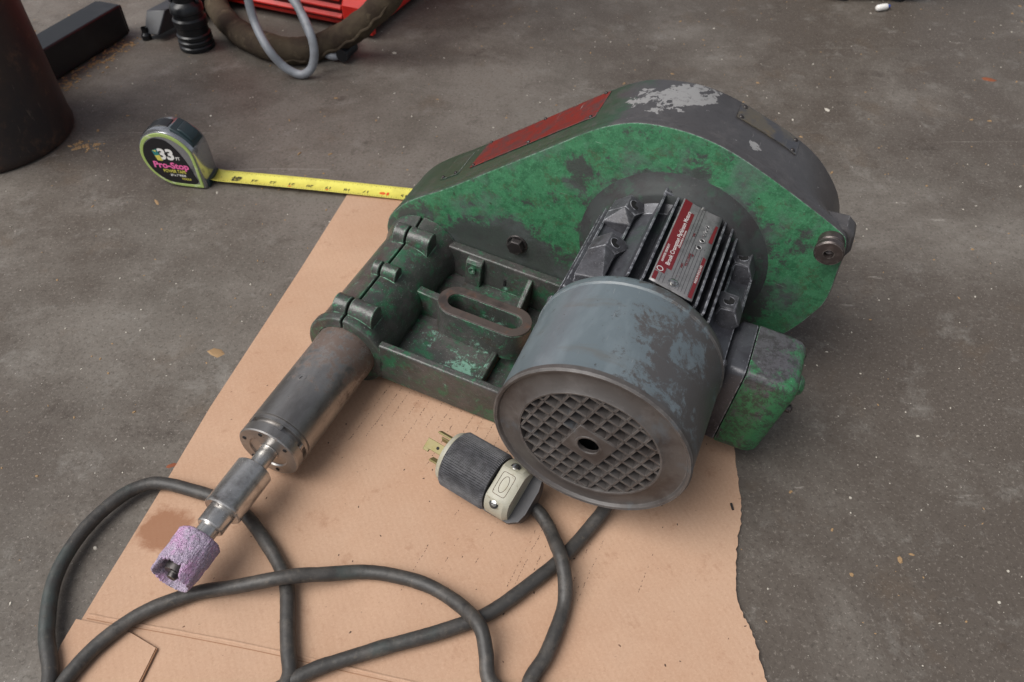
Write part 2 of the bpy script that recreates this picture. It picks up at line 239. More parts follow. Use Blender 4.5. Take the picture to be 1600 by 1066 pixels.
# ------------------------------------------------------------------ helpers (all lengths in millimetres)
S = 0.001
class MB:
    def __init__(s): s.b = bmesh.new()
    def face(s, vs):
        try: return s.b.faces.new(vs)
        except ValueError: return None
    def hull(s, pts):
        t = bmesh.new()
        for p in pts: t.verts.new(p)
        bmesh.ops.convex_hull(t, input=t.verts)
        bmesh.ops.dissolve_limit(t, angle_limit=0.02, verts=t.verts, edges=t.edges)
        s.merge(t)
        return s
    def merge(s, t):
        t.verts.ensure_lookup_table(); mp = {}
        for v in t.verts:
            if v.link_faces: mp[v] = s.b.verts.new(v.co)
        for f in t.faces: s.face([mp[v] for v in f.verts])
        t.free()
    def box(s, x0, x1, y0, y1, z0, z1):
        v = [s.b.verts.new((x, y, z)) for x in (x0, x1) for y in (y0, y1) for z in (z0, z1)]
        for f in ((0, 1, 3, 2), (4, 6, 7, 5), (0, 4, 5, 1), (2, 3, 7, 6), (0, 2, 6, 4), (1, 5, 7, 3)): s.face([v[i] for i in f])
        return s
    def obox(s, ctr, ax, ay, az, hx, hy, hz):
        ctr, ax, ay, az = Vector(ctr), Vector(ax).normalized(), Vector(ay).normalized(), Vector(az).normalized()
        return s.hull([ctr + ax * hx * i + ay * hy * j + az * hz * k for i in (-1, 1) for j in (-1, 1) for k in (-1, 1)])
    def lathe(s, prof, o=(0, 0, 0), ax=(0, 1, 0), seg=64, a0=0.0, a1=2 * PI, closed=False, rf=None):
        """prof: (along axis, radius); o: a point of the axis; closed: the profile is a closed loop (partial sweeps get end caps)"""
        ax = Vector(ax).normalized(); o = Vector(o)
        u = ax.cross(Vector((0, 0, 1)))
        if u.length < 1e-3: u = Vector((1, 0, 0))
        u.normalize(); v = u.cross(ax)
        full = abs(a1 - a0 - 2 * PI) < 1e-6
        n = seg if full else seg + 1
        rows = []
        for i in range(n):
            a = a0 + (a1 - a0) * i / seg
            row = []
            for j, (h, r) in enumerate(prof):
                if rf: r = rf(a, h, r, j)
                row.append(s.b.verts.new(o + ax * h + (u * math.cos(a) + v * math.sin(a)) * r))
            rows.append(row)
        m = len(prof)
        for i in range(seg):
            A, B = rows[i], rows[(i + 1) % n]
            for j in range(m if closed else m - 1):
                k = (j + 1) % m
                s.face([A[j], A[k], B[k], B[j]])
        if closed and not full:
            s.face(rows[0]); s.face(rows[-1][::-1])
        return s
    def cyl(s, p0, p1, r, seg=32, r1=None):
        p0, p1 = Vector(p0), Vector(p1); L = (p1 - p0).length
        return s.lathe([(0, 0.001), (0, r), (L, r if r1 is None else r1), (L, 0.001)], p0, p1 - p0, seg)
    def prism(s, poly, y0, y1):
        a = [s.b.verts.new((x, y0, z)) for x, z in poly]; b = [s.b.verts.new((x, y1, z)) for x, z in poly]
        s.face(a); s.face(b[::-1]); n = len(poly)
        for i in range(n): s.face([a[i], b[i], b[(i + 1) % n], a[(i + 1) % n]])
        return s
    def slab(s, poly, z0, z1):
        a = [s.b.verts.new((x, y, z0)) for x, y in poly]; b = [s.b.verts.new((x, y, z1)) for x, y in poly]
        s.face(a[::-1]); s.face(b); n = len(poly)
        for i in range(n): s.face([a[i], a[(i + 1) % n], b[(i + 1) % n], b[i]])
        return s
    def ringslab(s, inner, outer, z0, z1):
        n = len(inner)
        V = [[s.b.verts.new((x, y, z)) for x, y in P] for P in (inner, outer) for z in (z0, z1)]
        i0, i1, o0, o1 = V
        for i in range(n):
            k = (i + 1) % n
            s.face([i1[i], o1[i], o1[k], i1[k]]); s.face([i0[i], i0[k], o0[k], o0[i]])
            s.face([o0[i], o0[k], o1[k], o1[i]]); s.face([i0[k], i0[i], i1[i], i1[k]])
        return s
    def tube(s, pts, r, seg=14, rfun=None, cap=True):
        pts = [Vector(p) for p in pts]; rings = []
        up = Vector((0, 0, 1))
        for i, p in enumerate(pts):
            t = (pts[min(i + 1, len(pts) - 1)] - pts[max(i - 1, 0)]).normalized()
            if i == 0:
                u = t.cross(up)
                if u.length < 0.05: u = t.cross(Vector((1, 0, 0)))
            else: u = u - t * u.dot(t)
            u.normalize(); v = t.cross(u)
            rr = rfun(i, p) if rfun else r
            rings.append([s.b.verts.new(p + (u * math.cos(2 * PI * k / seg) + v * math.sin(2 * PI * k / seg)) * rr) for k in range(seg)])
        for a, b in zip(rings, rings[1:]):
            for k in range(seg): s.face([a[k], a[(k + 1) % seg], b[(k + 1) % seg], b[k]])
        if cap: s.face(rings[0][::-1]); s.face(rings[-1])
        return s
    def build(s, name, m, parent=None, xf=None, smooth=35, bevel=0, seg=2):
        b = s.b
        if xf: bmesh.ops.transform(b, matrix=xf, verts=b.verts)
        bmesh.ops.scale(b, vec=(S, S, S), verts=b.verts)
        bmesh.ops.recalc_face_normals(b, faces=b.faces)
        me = bpy.data.meshes.new(name); b.to_mesh(me); b.free()
        me.materials.append(m)
        for p in me.polygons: p.use_smooth = True
        me.set_sharp_from_angle(angle=math.radians(smooth))
        o = bpy.data.objects.new(name, me); C.objects.link(o)
        if parent: o.parent = parent
        if bevel:
            md = o.modifiers.new('bevel', 'BEVEL'); md.width = bevel * S; md.segments = seg; md.limit_method = 'ANGLE'; md.angle_limit = math.radians(40); md.harden_normals = False
        return o

def empty(name, label, cat, loc=(0, 0, 0), group=None):
    o = bpy.data.objects.new(name, None); C.objects.link(o); o.location = Vector(loc) * S; o.empty_display_size = 0.02
    o['label'] = label; o['category'] = cat
    if group: o['group'] = group
    return o
def tag(o, label=None, cat=None, group=None, kind=None):
    if label: o['label'] = label
    if cat: o['category'] = cat
    if group: o['group'] = group
    if kind: o['kind'] = kind
    return o
def spline(pts, n=8, closed=False):
    P = [Vector(p) for p in pts]; out = []; m = len(P)
    rng = range(m if closed else m - 1)
    for i in rng:
        if closed: p0, p1, p2, p3 = P[(i - 1) % m], P[i], P[(i + 1) % m], P[(i + 2) % m]
        else: p0, p1, p2, p3 = P[max(i - 1, 0)], P[i], P[i + 1], P[min(i + 2, m - 1)]
        for k in range(n):
            t = k / n
            out.append(0.5 * ((2 * p1) + (p2 - p0) * t + (2 * p0 - 5 * p1 + 4 * p2 - p3) * t * t + (3 * p1 - p0 - 3 * p2 + p3) * t ** 3))
    if not closed: out.append(P[-1])
    return out
def frame(o, x, y, z):
    m = Matrix.Identity(4)
    for i, c in enumerate((x, y, z, o)):
        for j in range(3): m[j][i] = c[j]
    return m
def lettering(txt, size, xf, m, parent, bold=0.0, align='CENTER', name='lettering', sx=1.0, thick=0.12):
    """flat print: the text lies in the xy plane of xf (mm)"""
    cu = bpy.data.curves.new('t', 'FONT'); cu.body = txt; cu.size = size; cu.align_x = align; cu.align_y = 'CENTER'; cu.offset = bold; cu.extrude = thick / 2; cu.resolution_u = 3
    t = bpy.data.objects.new('t', cu); me = bpy.data.meshes.new_from_object(t)
    bpy.data.objects.remove(t); bpy.data.curves.remove(cu)
    me.transform(Matrix.Scale(S, 4) @ xf @ Matrix.Diagonal((sx, 1, 1, 1)))
    me.name = name; me.materials.clear(); me.materials.append(m)
    o = bpy.data.objects.new(name, me); C.objects.link(o); o.parent = parent
    return o

# ------------------------------------------------------------------ concrete floor and loose grit
bm = MB(); bm.slab([(-4000, -2500), (4000, -2500), (4000, 6000), (-4000, 6000)], -60, 0)
fl = bm.build('floor', M_floor); tag(fl, 'dark stained concrete floor with fine scratches and grit', kind='structure')

def chip(b, x, y, r, z=0.0, h=0.5, stretch=1.0):
    a0 = rnd.random() * 6.28; n = rnd.randint(5, 7); ca, sa = math.cos(a0), math.sin(a0)
    pts = []
    for k in range(n):
        a = k / n * 2 * PI; q = r * rnd.uniform(0.6, 1.1)
        px, py = q * math.cos(a) * stretch, q * math.sin(a)
        pts.append((x + px * ca - py * sa, y + px * sa + py * ca))
    V0 = [b.b.verts.new((px, py, z)) for px, py in pts]; V1 = [b.b.verts.new((x + (px - x) * .7, y + (py - y) * .7, z + r * h)) for px, py in pts]
    b.face(V1)
    for k in range(n): b.face([V0[k], V0[(k + 1) % n], V1[(k + 1) % n], V1[k]])
grit = MB()
for i in range(1000):
    x = rnd.uniform(-950, 950); y = rnd.uniform(200, 1500)
    chip(grit, x, y, abs(rnd.gauss(0, 0.55)) + 0.3, 0, 0.6, rnd.uniform(1, 1.8))
tag(grit.build('floor_grit', M_chips[0]), 'fine pale grit scattered over the concrete floor', 'grit', kind='stuff')
grit = MB()
for i in range(900):
    x = rnd.uniform(-950, 950); y = rnd.uniform(200, 1500)
    chip(grit, x, y, abs(rnd.gauss(0, 0.7)) + 0.35, 0, 0.5, rnd.uniform(1, 2.5))
for i in range(160):   # debris gathered along the black tube and the pipe
    t = rnd.random(); x = -717 + 66 * t + rnd.gauss(0, 12) + 8; y = 1127 + 175 * t - abs(rnd.gauss(0, 14))
    chip(grit, x, y, rnd.uniform(0.8, 3.2), 0, 0.4, rnd.uniform(1, 2.5))
for i in range(40): chip(grit, -600 + rnd.gauss(0, 12), 960 + rnd.gauss(0, 8), rnd.uniform(0.8, 3), 0, 0.4, 1.8)
tag(grit.build('floor_debris', M_chips[1]), 'fine tan crumbs scattered over the concrete floor', 'debris', kind='stuff')
for (pp, r, st, mi, lab, nm) in (
    ([(-313.5, 564.2, 0)], 7.5, 1.4, 1, 'tan flake of wood lying on the concrete left of the barrel', 'wood_flake'),
    ([(750.3, 1149.4, 0)], 7.5, 1.7, 2, 'orange brown flake lying alone on the floor at upper right', 'rust_flake'),
    ([(470.2, 1058.3, 0)], 4, 1.4, 0, 'small white crumb on the floor behind the right of the guard', 'white_crumb'),
    ([(-194.7, 1239.5, 0)], 4, 1.2, 0, 'small white crumb on the floor near the red machine', 'white_crumb'),
    ([(-458.7, 829.1, 0)], 2.2, 3.4, 1, 'thin straw coloured splinter below the tape measure', 'wood_splinter'),
    ([(-316, 421, 0)], 2.4, 2.6, 2, 'thin orange splinter on the floor beside the cardboard edge', 'orange_splinter')):
    b = MB(); chip(b, pp[0][0], pp[0][1], r, 0, 0.15, st); tag(b.build(nm, M_chips[mi]), lab, 'debris')

# ------------------------------------------------------------------ cardboard
card = empty('cardboard_sheet', 'flat tan cardboard sheet lying under the grinder', 'cardboard')
outl = [(-211.9, 848.6, 0), (-247.4, 693, 0), (-276.5, 574.4, 0), (-297.8, 487.3, 0), (-314.8, 401.4, 0), (-329.9, 330.6, 0), (-337.5, 296, 0), (-341.6, 275.8, 0)]
edge_r = [(209.6, 440.7, 0), (206.8, 408.3, 0), (203.6, 377.8, 0), (198.9, 357.1, 0), (193.2, 339.7, 0), (186.8, 313, 0), (182.9, 293.2, -0), (184.1, 277.9, 0), (187.3, 266.3, 0), (190.1, 245.9, -0), (191.5, 223.5, 0)]
poly = [(p[0], p[1]) for p in outl]
sm = spline([(p[0], p[1], 0) for p in edge_r[::-1]], 7)
right = [(p.x + rnd.gauss(0, .45), p.y + rnd.gauss(0, .5)) for p in sm]
bot = [(206, 120), (-350, 120), (-345, 236)]
poly2 = poly + [(-349, 240), (-352, 120)] + [(206, 120)] + right + [(213, 500), (205, 640), (170, 780), (-100, 838)]
T = 3.6
b = MB(); b.slab(poly2, 0.3, T); co = b.build('sheet', M_card, card)
# fold crease: a shallow ridge, with its shade painted as a darker line
cr = [(-338.3, 275.2, 3.7), (-305, 268.9, 3.7), (-251.5, 259.5, 3.7), (-188.6, 247.4, 3.7), (-127, 233.6, 3.7), (-67.3, 220.3, 3.7), (-18.9, 206.5, 3.7)]
crs = spline(cr, 8)
b = MB(); b.tube([(p.x, p.y, T - 0.9 + 0.2 * math.sin(i)) for i, p in enumerate(crs)], 1.7, 8); b.build('fold_ridge', M_card, card)
b = MB(); b.tube([(p.x - 0.5, p.y - 3.2, T - 0.35) for p in crs], 0.55, 6); b.build('fold_shadow_line', M_card_edge_shade, card)
fp = [(-345.7, 270.4, 5), (-318.4, 265.2, 5), (-298.2, 259, 5), (-275.4, 247.4, 5), (-277.6, 234.1, 5), (-280.1, 220.8, 5), (-283.4, 192.7, 5), (-343.8, 192.7, 5), (-347.4, 224.5, 5), (-349.9, 248.9, 5)]
b = MB(); b.slab([(p[0], p[1]) for p in fp], T + 0.1, T + 2.4); b.build('flap', M_card, card)
fe = [(-297.7, 258.5, 6), (-275, 246.9, 6), (-279.6, 220.4, 6)]
b = MB(); b.tube([(p[0] + .5, p[1] - .2, T + 1.6) for p in fe], 0.7, 6); b.build('flap_edge', M_card_edge_shade, card)
# rows of short dark scuff marks along the corrugations
mk = MB()
rows = [(590, 612), (612, 620), (634, 628), (655, 634), (676, 640), (697, 648), (716, 654), (735, 660)]
def scuff(u0, x0, y0, L, dens, dx=-0.42, dy=-0.9):
    d = 0
    while d < L:
        if rnd.random() < dens:
            l = rnd.uniform(0.5, 1.9); w = rnd.uniform(0.25, 0.6); x = x0 + dx * d + rnd.gauss(0, .25); y = y0 + dy * d
            mk.obox((x, y, T + 0.05), (dx, dy, 0), (-dy, dx, 0), (0, 0, 1), l / 2, w / 2, 0.1)
        d += rnd.uniform(1.6, 3.6)
for i in range(13): scuff(0, -122 + i * 10.5 + rnd.gauss(0, 1), 516 - i * 4.9, rnd.uniform(28, 85), 0.7)
for (x, y, L, dn) in ((-25, 420, 60, .4), (-12, 360, 45, .5), (20, 350, 60, .55), (30, 360, 70, .7), (38, 356, 60, .6), (70, 345, 50, .5), (78, 340, 60, .6), (-70, 340, 50, .35), (-45, 345, 70, .3), (55, 300, 60, .25), (120, 330, 40, .3)):
    scuff(0, x, y, L, dn)
for i in range(70):
    chip(mk, rnd.uniform(-300, 190), rnd.uniform(230, 520), rnd.uniform(0.2, 0.8), T, 0.2, 2)
tag(mk.build('scuff_marks', M_mark, card), kind='stuff')
b = MB(); q = [(194.7, 377.2, 4), (195.1, 370.7, 4)]; b.tube([Vector(q[0]) + Vector((0, 0, .4)), Vector(q[1]) + Vector((0, 0, .4))], 1.1, 6)
tag(b.build('black_splinter', M_dark), 'tiny black splinter on the cardboard right of the fan cover', 'debris')

# ------------------------------------------------------------------ the toolpost grinder (machine frame: x right, y away along the spindle, z up)
g = empty('toolpost_grinder', 'green lathe toolpost grinder with electric motor, lying on the cardboard', 'grinder')
g.matrix_world = frame([-0.163718, 0.527953, 0.041742], [0.91837, -0.381276, -0.105951], [0.383039, 0.923723, -0.003986], [0.099389, -0.036923, 0.994363])

# --- clamp: two half shells with an open slit along the top
gap = 1.3
def shell(name, side):
    prof = [(0, 31.2), (0, 41.0), (2.5, 42.3), (9, 42.3), (13, 39.6), (150, 39.6), (160, 43), (171, 45), (171, 31.2)]
    c = PI / 2 + 0.075                                       # slit just left of the top
    d = gap / 40
    b = MB()
    if side > 0: b.lathe(prof, seg=44, a0=-PI / 2, a1=c - d, closed=True)
    else: b.lathe(prof, seg=44, a0=c + d, a1=3 * PI / 2, closed=True)
    sx = 1 if side > 0 else -1
    for (yc, hw, r, xe, zc) in ((20, 9.5, 10.5, 24 if side > 0 else 19, 41.5), (81, 7, 8, 15 if side > 0 else 12, 41.5), (139, 10, 11, 24 if side > 0 else 18, 42)):
        x0 = -3 + gap * sx; x1 = -3 + sx * (xe + (3 if side > 0 else -3))
        prof2 = [(yc - r, 30), (yc - r, zc)] + [(yc + r * math.cos(a), zc + r * math.sin(a)) for a in [PI - PI * k / 10 for k in range(1, 10)]] + [(yc + r, zc), (yc + r, 30)]
        b.hull([(x, py, pz) for x in (x0, x1) for py, pz in prof2])
    return b.build(name, M_cast, g, bevel=0.9)
shell('clamp_half', 1); shell('clamp_half', -1)

# --- tray
b = MB()
b.box(36, 205, 0, 8, -21, 27); b.box(30, 205, 160, 171.5, -21, 27)
b.box(28, 133, 7.5, 160.5, -15, -9)
b.box(133.5, 204, 7.5, 160.5, -23, -19)
tr = b.build('tray', M_cast, g, bevel=2.2, seg=3)
for pts in ([(x, y, z) for x in (128, 134) for y, z in ((7, -16), (7, -3), (70, -3), (70, -16))],
            [(x, y, z) for x in (128, 134) for y, z in ((112, -16), (112, -3), (160, 22), (160, -16))],
            [(x, y, z) for x, z in ((32, -12), (32, 22), (58, 20), (60, -12)) for y in (87, 97)],
            [(x, y, z) for x in (58, 77) for y, z in ((152, -10), (152, 21), (155, 25), (161, 25), (161, -10))]):
    b = MB(); b.hull(pts); b.build('rib', M_cast, tr, bevel=1.5)
b = MB(); b.lathe([(0, 0.01), (-2.5, 2.2), (-3, 4.2), (0.5, 4.4)], (67, 152, 14), (0, 1, 0), 16); b.build('screw', M_cast, tr)
b = MB(); b.box(101, 104, 159, 160.6, -1, 8); b.build('casting_mark', M_hole, tr, bevel=0.4)
def stadium(x0, x1, yc, r, n=14):
    P = [(x1 + r * math.sin(PI * k / n), yc - r * math.cos(PI * k / n)) for k in range(n + 1)]
    P += [(x0 - r * math.sin(PI * k / n), yc + r * math.cos(PI * k / n)) for k in range(n + 1)]
    return P
b = MB(); b.ringslab(stadium(78, 138, 90, 10), stadium(78, 138, 90, 20.5), -9.2, 25.8)
bo = b.build('slot_boss', M_cast, tr, bevel=0.6)
b = MB(); b.ringslab(stadium(78, 138, 90, 10.2), stadium(78, 138, 90, 20.3), 25.7, 27.2); b.build('slot_rim', M_boss, tr, bevel=0.5)

# --- belt guard
front = [(-47.4, 2), (-48, 15), (-42, 33), (-20, 60), (24, 94), (70, 133), (118, 174), (155, 206), (176, 221), (200, 232), (232, 237), (262, 236), (290, 230), (325, 218), (359, 204.5), (390, 191), (400, 183), (404, 168), (406, 149), (409, 127), (409, 109), (405, 94), (398, 74), (386, 51), (365, 27), (335, 4), (305, -9), (283, -13), (255, -12), (200, -17), (120, -26), (50, -36), (15, -42), (-8, -42), (-30, -34), (-43, -18)]
back = [(-47.4, 2), (-49, 15), (-42, 33), (-20, 60), (22, 94), (70, 135), (118, 176), (150, 203), (176, 222), (200, 232), (234, 237.5), (264, 235), (292, 228), (327, 217), (356, 203), (378, 184), (390, 168), (398, 150), (403, 138), (405, 122), (405, 109), (402, 94), (396, 74), (384, 51), (363, 27), (333, 4), (305, -9), (283, -13), (255, -12), (200, -17), (120, -26), (50, -36), (15, -42), (-8, -42), (-30, -34), (-43, -18)]
def smoothp(P, n=4): return [(p.x, p.y) for p in spline([(x, z, 0) for x, z in P], n, True)]
def inset(P, d):
    cx, cz = 180, 90; out = []; n = len(P)
    for i in range(n):
        a, c = Vector(P[i - 1]), Vector(P[(i + 1) % n]); t = (c - a).normalized(); nn = Vector((t.y, -t.x))
        out.append((P[i][0] + nn.x * d, P[i][1] + nn.y * d))
    return out
FP, BP = smoothp(front), smoothp(back)
def loft(secs, name, m, parent, cap0=True, cap1=True, bevel=0):
    b = MB(); R_ = [[b.b.verts.new((x, y, z)) for x, z in P] for P, y in secs]; n = len(R_[0])
    for a, c in zip(R_, R_[1:]):
        for i in range(n): b.face([a[i], a[(i + 1) % n], c[(i + 1) % n], c[i]])
    if cap0: b.face(R_[0])
    if cap1: b.face(R_[-1][::-1])
    return b.build(name, m, parent, bevel=bevel, smooth=30)
bg_ = loft([(inset(FP, 2.2), 171.2), (inset(FP, 0.8), 171.8), (FP, 173.5), (FP, 181)], 'guard_casting', M_guard, g, cap1=False)
bg_.data.materials.append(M_cover)
for p in bg_.data.polygons:
    if abs(p.normal.y) < 0.6: p.material_index = 1
mid = [((a[0] * .6 + c[0] * .4), (a[1] * .6 + c[1] * .4)) for a, c in zip(FP, BP)]
cv = loft([(inset(FP, 1.6), 180), (inset(FP, 1.2), 181.2), (inset(mid, 0.2), 190), (BP, 205), (inset(BP, 0), 251), (inset(BP, 1.5), 256), (inset(BP, 5), 259)], 'guard_cover', M_cover, g, cap0=False)
b = MB(); b.lathe([(171.3, 92), (170, 89.5), (167.5, 85), (163, 81), (158, 79), (156, 76), (156, 0.01)], (261, 0, 105), seg=96); b.build('motor_flange', M_flange, g)
# bolt on the lug at the right rear corner
b = MB(); b.hull([(x, y, z) for x, z in ((376, 190), (396, 192), (405, 186), (408, 170), (402, 150), (380, 150)) for y in (176, 198)]); b.build('corner_lug', M_cover, g, bevel=3, seg=3)
# strip of outline points used by the plates
top = [(x, z) for x, z in BP]
def along(x0, x1, n, off):
    seq = [p for p in top if p[1] > 60 and -20 < p[0] < 405]; seq.sort()
    out = []
    for k in range(n + 1):
        x = x0 + (x1 - x0) * k / n
        for a, c in zip(seq, seq[1:]):
            if a[0] <= x <= c[0]:
                t = (x - a[0]) / max(c[0] - a[0], 1e-6); z = a[1] + (c[1] - a[1]) * t
                d = Vector((c[0] - a[0], c[1] - a[1])).normalized(); out.append((x - d.y * off, z + d.x * off, d)); break
    return out
def skin_plate(name, x0, x1, y0, y1, m, parent, n=10, off=0.3, th=1.0, taper=0):
    lo, hi = along(x0, x1, n, off), along(x0, x1, n, off + th)
    b = MB()
    V = []
    for k, (a, c) in enumerate(zip(lo, hi)):
        e = taper * (1 - 2 * k / n)
        V.append([b.b.verts.new((q[0], y + (e if y == y0 else 0), q[1])) for q in (a, c) for y in (y0, y1)])
    for p, q in zip(V, V[1:]):
        b.face([p[2], p[3], q[3], q[2]]); b.face([p[0], p[2], q[2], q[0]]); b.face([p[1], q[1], q[3], p[3]]); b.face([p[0], q[0], q[1], p[1]])
    b.face(V[0]); b.face(V[-1])
    return b.build(name, m, parent, bevel=0.25)
def rivet(x, y, parent, r=1.9, off=1.2):
    q = along(x, x + .01, 1, off)[0]; d = q[2]
    b = MB(); b.lathe([(-1.5, r), (0, r), (0.8, r * .8), (1.3, r * .4), (1.4, 0.01)], (q[0], y, q[1]), (-d.y, 0, d.x), 12)
    return b.build('rivet', M_hub, parent)
rp = skin_plate('red_plate', 36, 156, 198, 249, M_redplate, g, 14, off=0.15, th=0.5); tag(rp, 'scraped red plate riveted on the sloping guard top')
for x in (40, 96, 152):
    for y in (200, 247): rivet(x, y, rp)
rp2 = skin_plate('small_plate', 4, 24, 196, 240, M_cover, g, 4, off=0.1, th=0.4)
for x in (7, 21): rivet(x, 199, rp2)
bp_ = skin_plate('brown_plate', 275, 335, 226, 250, M_brass, g, 10, off=0.2, th=0.9); tag(bp_, 'tarnished brown plate riveted on the curved guard top')
for x in (279, 331):
    for y in (229, 247): rivet(x, y, bp_, 2.3, 1.1)
# slotted knob / bolt on the guard corner
b = MB(); b.lathe([(172, 11), (163, 11.2), (161.5, 10.2), (160, 10.2), (159, 12.2), (153.5, 12.4), (152.3, 11.4), (152, 4.2), (158, 3.8), (160, 0.01)], (388.5, 0, 178), seg=48)
b.build('guard_knob', M_knob, g, smooth=30)
b = MB(); b.lathe([(171, 11.8), (170, 11.6), (169.6, 10)], (107, 0, 52.5), seg=24)
b.lathe([(170.5, 9.6), (164.8, 9.6), (163.2, 8.6), (162.8, 5), (162.6, 0.01)], (107, 0, 52.5), seg=6); b.build('hex_bolt', M_hub, g, bevel=0.5)

# --- spindle barrel, arbor, wheel
b = MB(); b.lathe([(6, 31.1), (-10, 31.1), (-14, 30.6), (-112.5, 30), (-113.2, 28.4), (-114.6, 28.4), (-115.2, 29.9), (-118.0, 29.9), (-118.6, 26.5), (-122.6, 26.5), (-123.2, 29.6), (-131.4, 29.6), (-132.4, 28.6), (-132.4, 19), (-131, 18), (-131, 8)], seg=96)
br = b.build('spindle_barrel', M_steel, g, smooth=28)
for k in range(5):
    a = math.radians(38 + 62 * k)
    b = MB(); b.cyl((24 * math.cos(a), -132.9, 24 * math.sin(a)), (24 * math.cos(a), -131, 24 * math.sin(a)), 1.9, 14); b.build('face_hole', M_hole, br)
for a in (0.35, 1.25, 2.35):
    b = MB(); b.obox((28.9 * math.cos(a), -120.7, 28.9 * math.sin(a)), (0, 1, 0), (-math.sin(a), 0, math.cos(a)), (math.cos(a), 0, math.sin(a)), 2.2, 1.3, 0.9); b.build('locking_tab', M_steel, br)
b = MB(); a = 1.72; n = Vector((math.cos(a), 0, math.sin(a))); p = Vector((0, -66, 0)) + n * 29.9
b.lathe([(-0.5, 4.4), (0.4, 4.3), (0.5, 3.6), (0.2, 3.5), (0.2, 0.01)], p, n, 24); b.build('screw_head', M_steel, br)
b = MB(); b.obox(p + n * 0.25, (0.3, 1, 0), n.cross(Vector((0.3, 1, 0))), n, 3.3, 0.45, 0.15); b.build('screw_slot', M_hole, br)
b = MB(); b.lathe([(-130, 8.2), (-153, 8.2)], seg=40); b.lathe([(-131.2, 9.4), (-131.6, 9.3), (-131.7, 8.1)], seg=40)
b.lathe([(-152, 0.01), (-152, 15.4), (-153.2, 16.8), (-193, 16.6), (-194, 17.0), (-197, 16.8), (-198, 15.8), (-198, 11.6), (-199, 11.8), (-213, 11.7), (-214.2, 10.8), (-214.2, 8.6), (-227, 8.6)], seg=64)
b.build('arbor', M_arbor, g, smooth=28)
# wheel: a worn cup with a broken mouth
def wr(a, h, r, j):  # gritty, uneven wall
    n = noise.noise(Vector((math.cos(a) * 2.2, math.sin(a) * 2.2, h * 0.09)))
    n2 = noise.noise(Vector((math.cos(a) * 9, math.sin(a) * 9, h * 0.5)))
    return r + (n * 0.9 + n2 * 0.6 + noise.noise(Vector((math.cos(a) * 30, math.sin(a) * 30, h * 1.6))) * 0.5 if r > 12 and j in range(2, 30) else 0)
b = MB()
y0, y1 = -224, -263
prof = [(y0, 8.4), (y0, 13), (y0 - .5, 17.2), (y0 - 2, 18.8)] + [(y0 - 2 - k * 2.6, 18.7 - k * 0.11) for k in range(1, 14)] + [(y1, 16.6), (y1, 15.4), (y1 + 5, 13), (y1 + 12, 11.5), (y1 + 12, 2)]
b.lathe(prof, seg=180, rf=wr)
for v in b.b.verts:                                          # broken bite in the upper part of the rim
    if v.co.y < -246:
        a = math.atan2(v.co.z, v.co.x); r = math.hypot(v.co.x, v.co.z)
        if r > 10:
            d = 1 - min(abs(((a - 1.75 + PI) % (2 * PI)) - PI) / 1.0, 1)
            jag = 11.5 * min(d * 2.4, 1) * (0.75 + 0.5 * noise.noise(Vector((a * 5, 0, 3)))) + 1.2 * noise.noise(Vector((a * 7, 1, 0)))
            k = (-246 - v.co.y) / 17.0
            v.co.y += max(jag, -0.8) * k
wh = b.build('grinding_wheel', M_wheel, g, smooth=60); tag(wh, 'worn pink and violet grinding wheel with a chipped mouth')
b = MB(); b.lathe([(-248, 12), (-250, 10), (-256, 9.6), (-257.5, 8.6), (-257.5, 4.4), (-260, 4.2), (-261.5, 3.4), (-261.5, 0.01)], seg=32); b.build('wheel_screw', M_hub, wh)

# --- motor (its own cross-section frame u,w turned 12 degrees clockwise about the shaft)
MX, MZ, PH = 261.0, 104.0, math.radians(-12)
MXF = Matrix.Translation((MX, 0, MZ)) @ Matrix.Rotation(-PH, 4, 'Y')
b = MB(); b.lathe([(34, 66), (44, 63), (150, 63), (156, 70), (163, 76), (166, 78)], seg=72, o=(0, 0, 0))
b.lathe([(30, 76), (36, 76.5), (40, 73), (41, 62)], seg=72)
mo = b.build('motor_body', M_alu, g, xf=MXF); tag(mo, 'finned grey cast motor body')
def fin(u, wt, w0=45, th=2.0, y0=41, y1=165, lean=0.0):
    b = MB(); b.hull([(u - th / 2 + lean, y, wt) for y in (y0 + 1, y1)] + [(u + th / 2 + lean, y, wt) for y in (y0 + 1, y1)] + [(u + s * (th / 2 + .5), y, w0) for y in (y0, y1) for s in (-1, 1)])
    return b.build('fin', M_alu, mo, xf=MXF, bevel=0.5)
for u, wt in ((-35, 72), (-23.5, 75), (-12, 68), (0, 68), (12, 68), (23.5, 75), (32, 72), (39.5, 66)): fin(u, wt)
for s in (-1, 1):
    for wv, ue in ((34, 71), (24, 76), (14, 78), (4, 78), (-6, 78), (-16, 77)):
        if s > 0 and wv < 30: continue
        b = MB(); b.hull([(s * u, y, wv + z) for u, z in ((50, 1.6), (50, -1.6), (ue, 1.0), (ue, -1.0)) for y in (42, 162)]); b.build('fin', M_alu, mo, xf=MXF, bevel=0.5)
b = MB(); b.hull([(u, y, w_) for u in (-37, -24) for y in (157, 167) for w_ in (50, 74)]); b.build('end_boss', M_alu, mo, xf=MXF, bevel=0.8)
b = MB(); b.cyl((-30.5, 161, 73), (-30.5, 161, 74.5), 2.0, 14); b.build('boss_hole', M_hole, mo, xf=MXF)
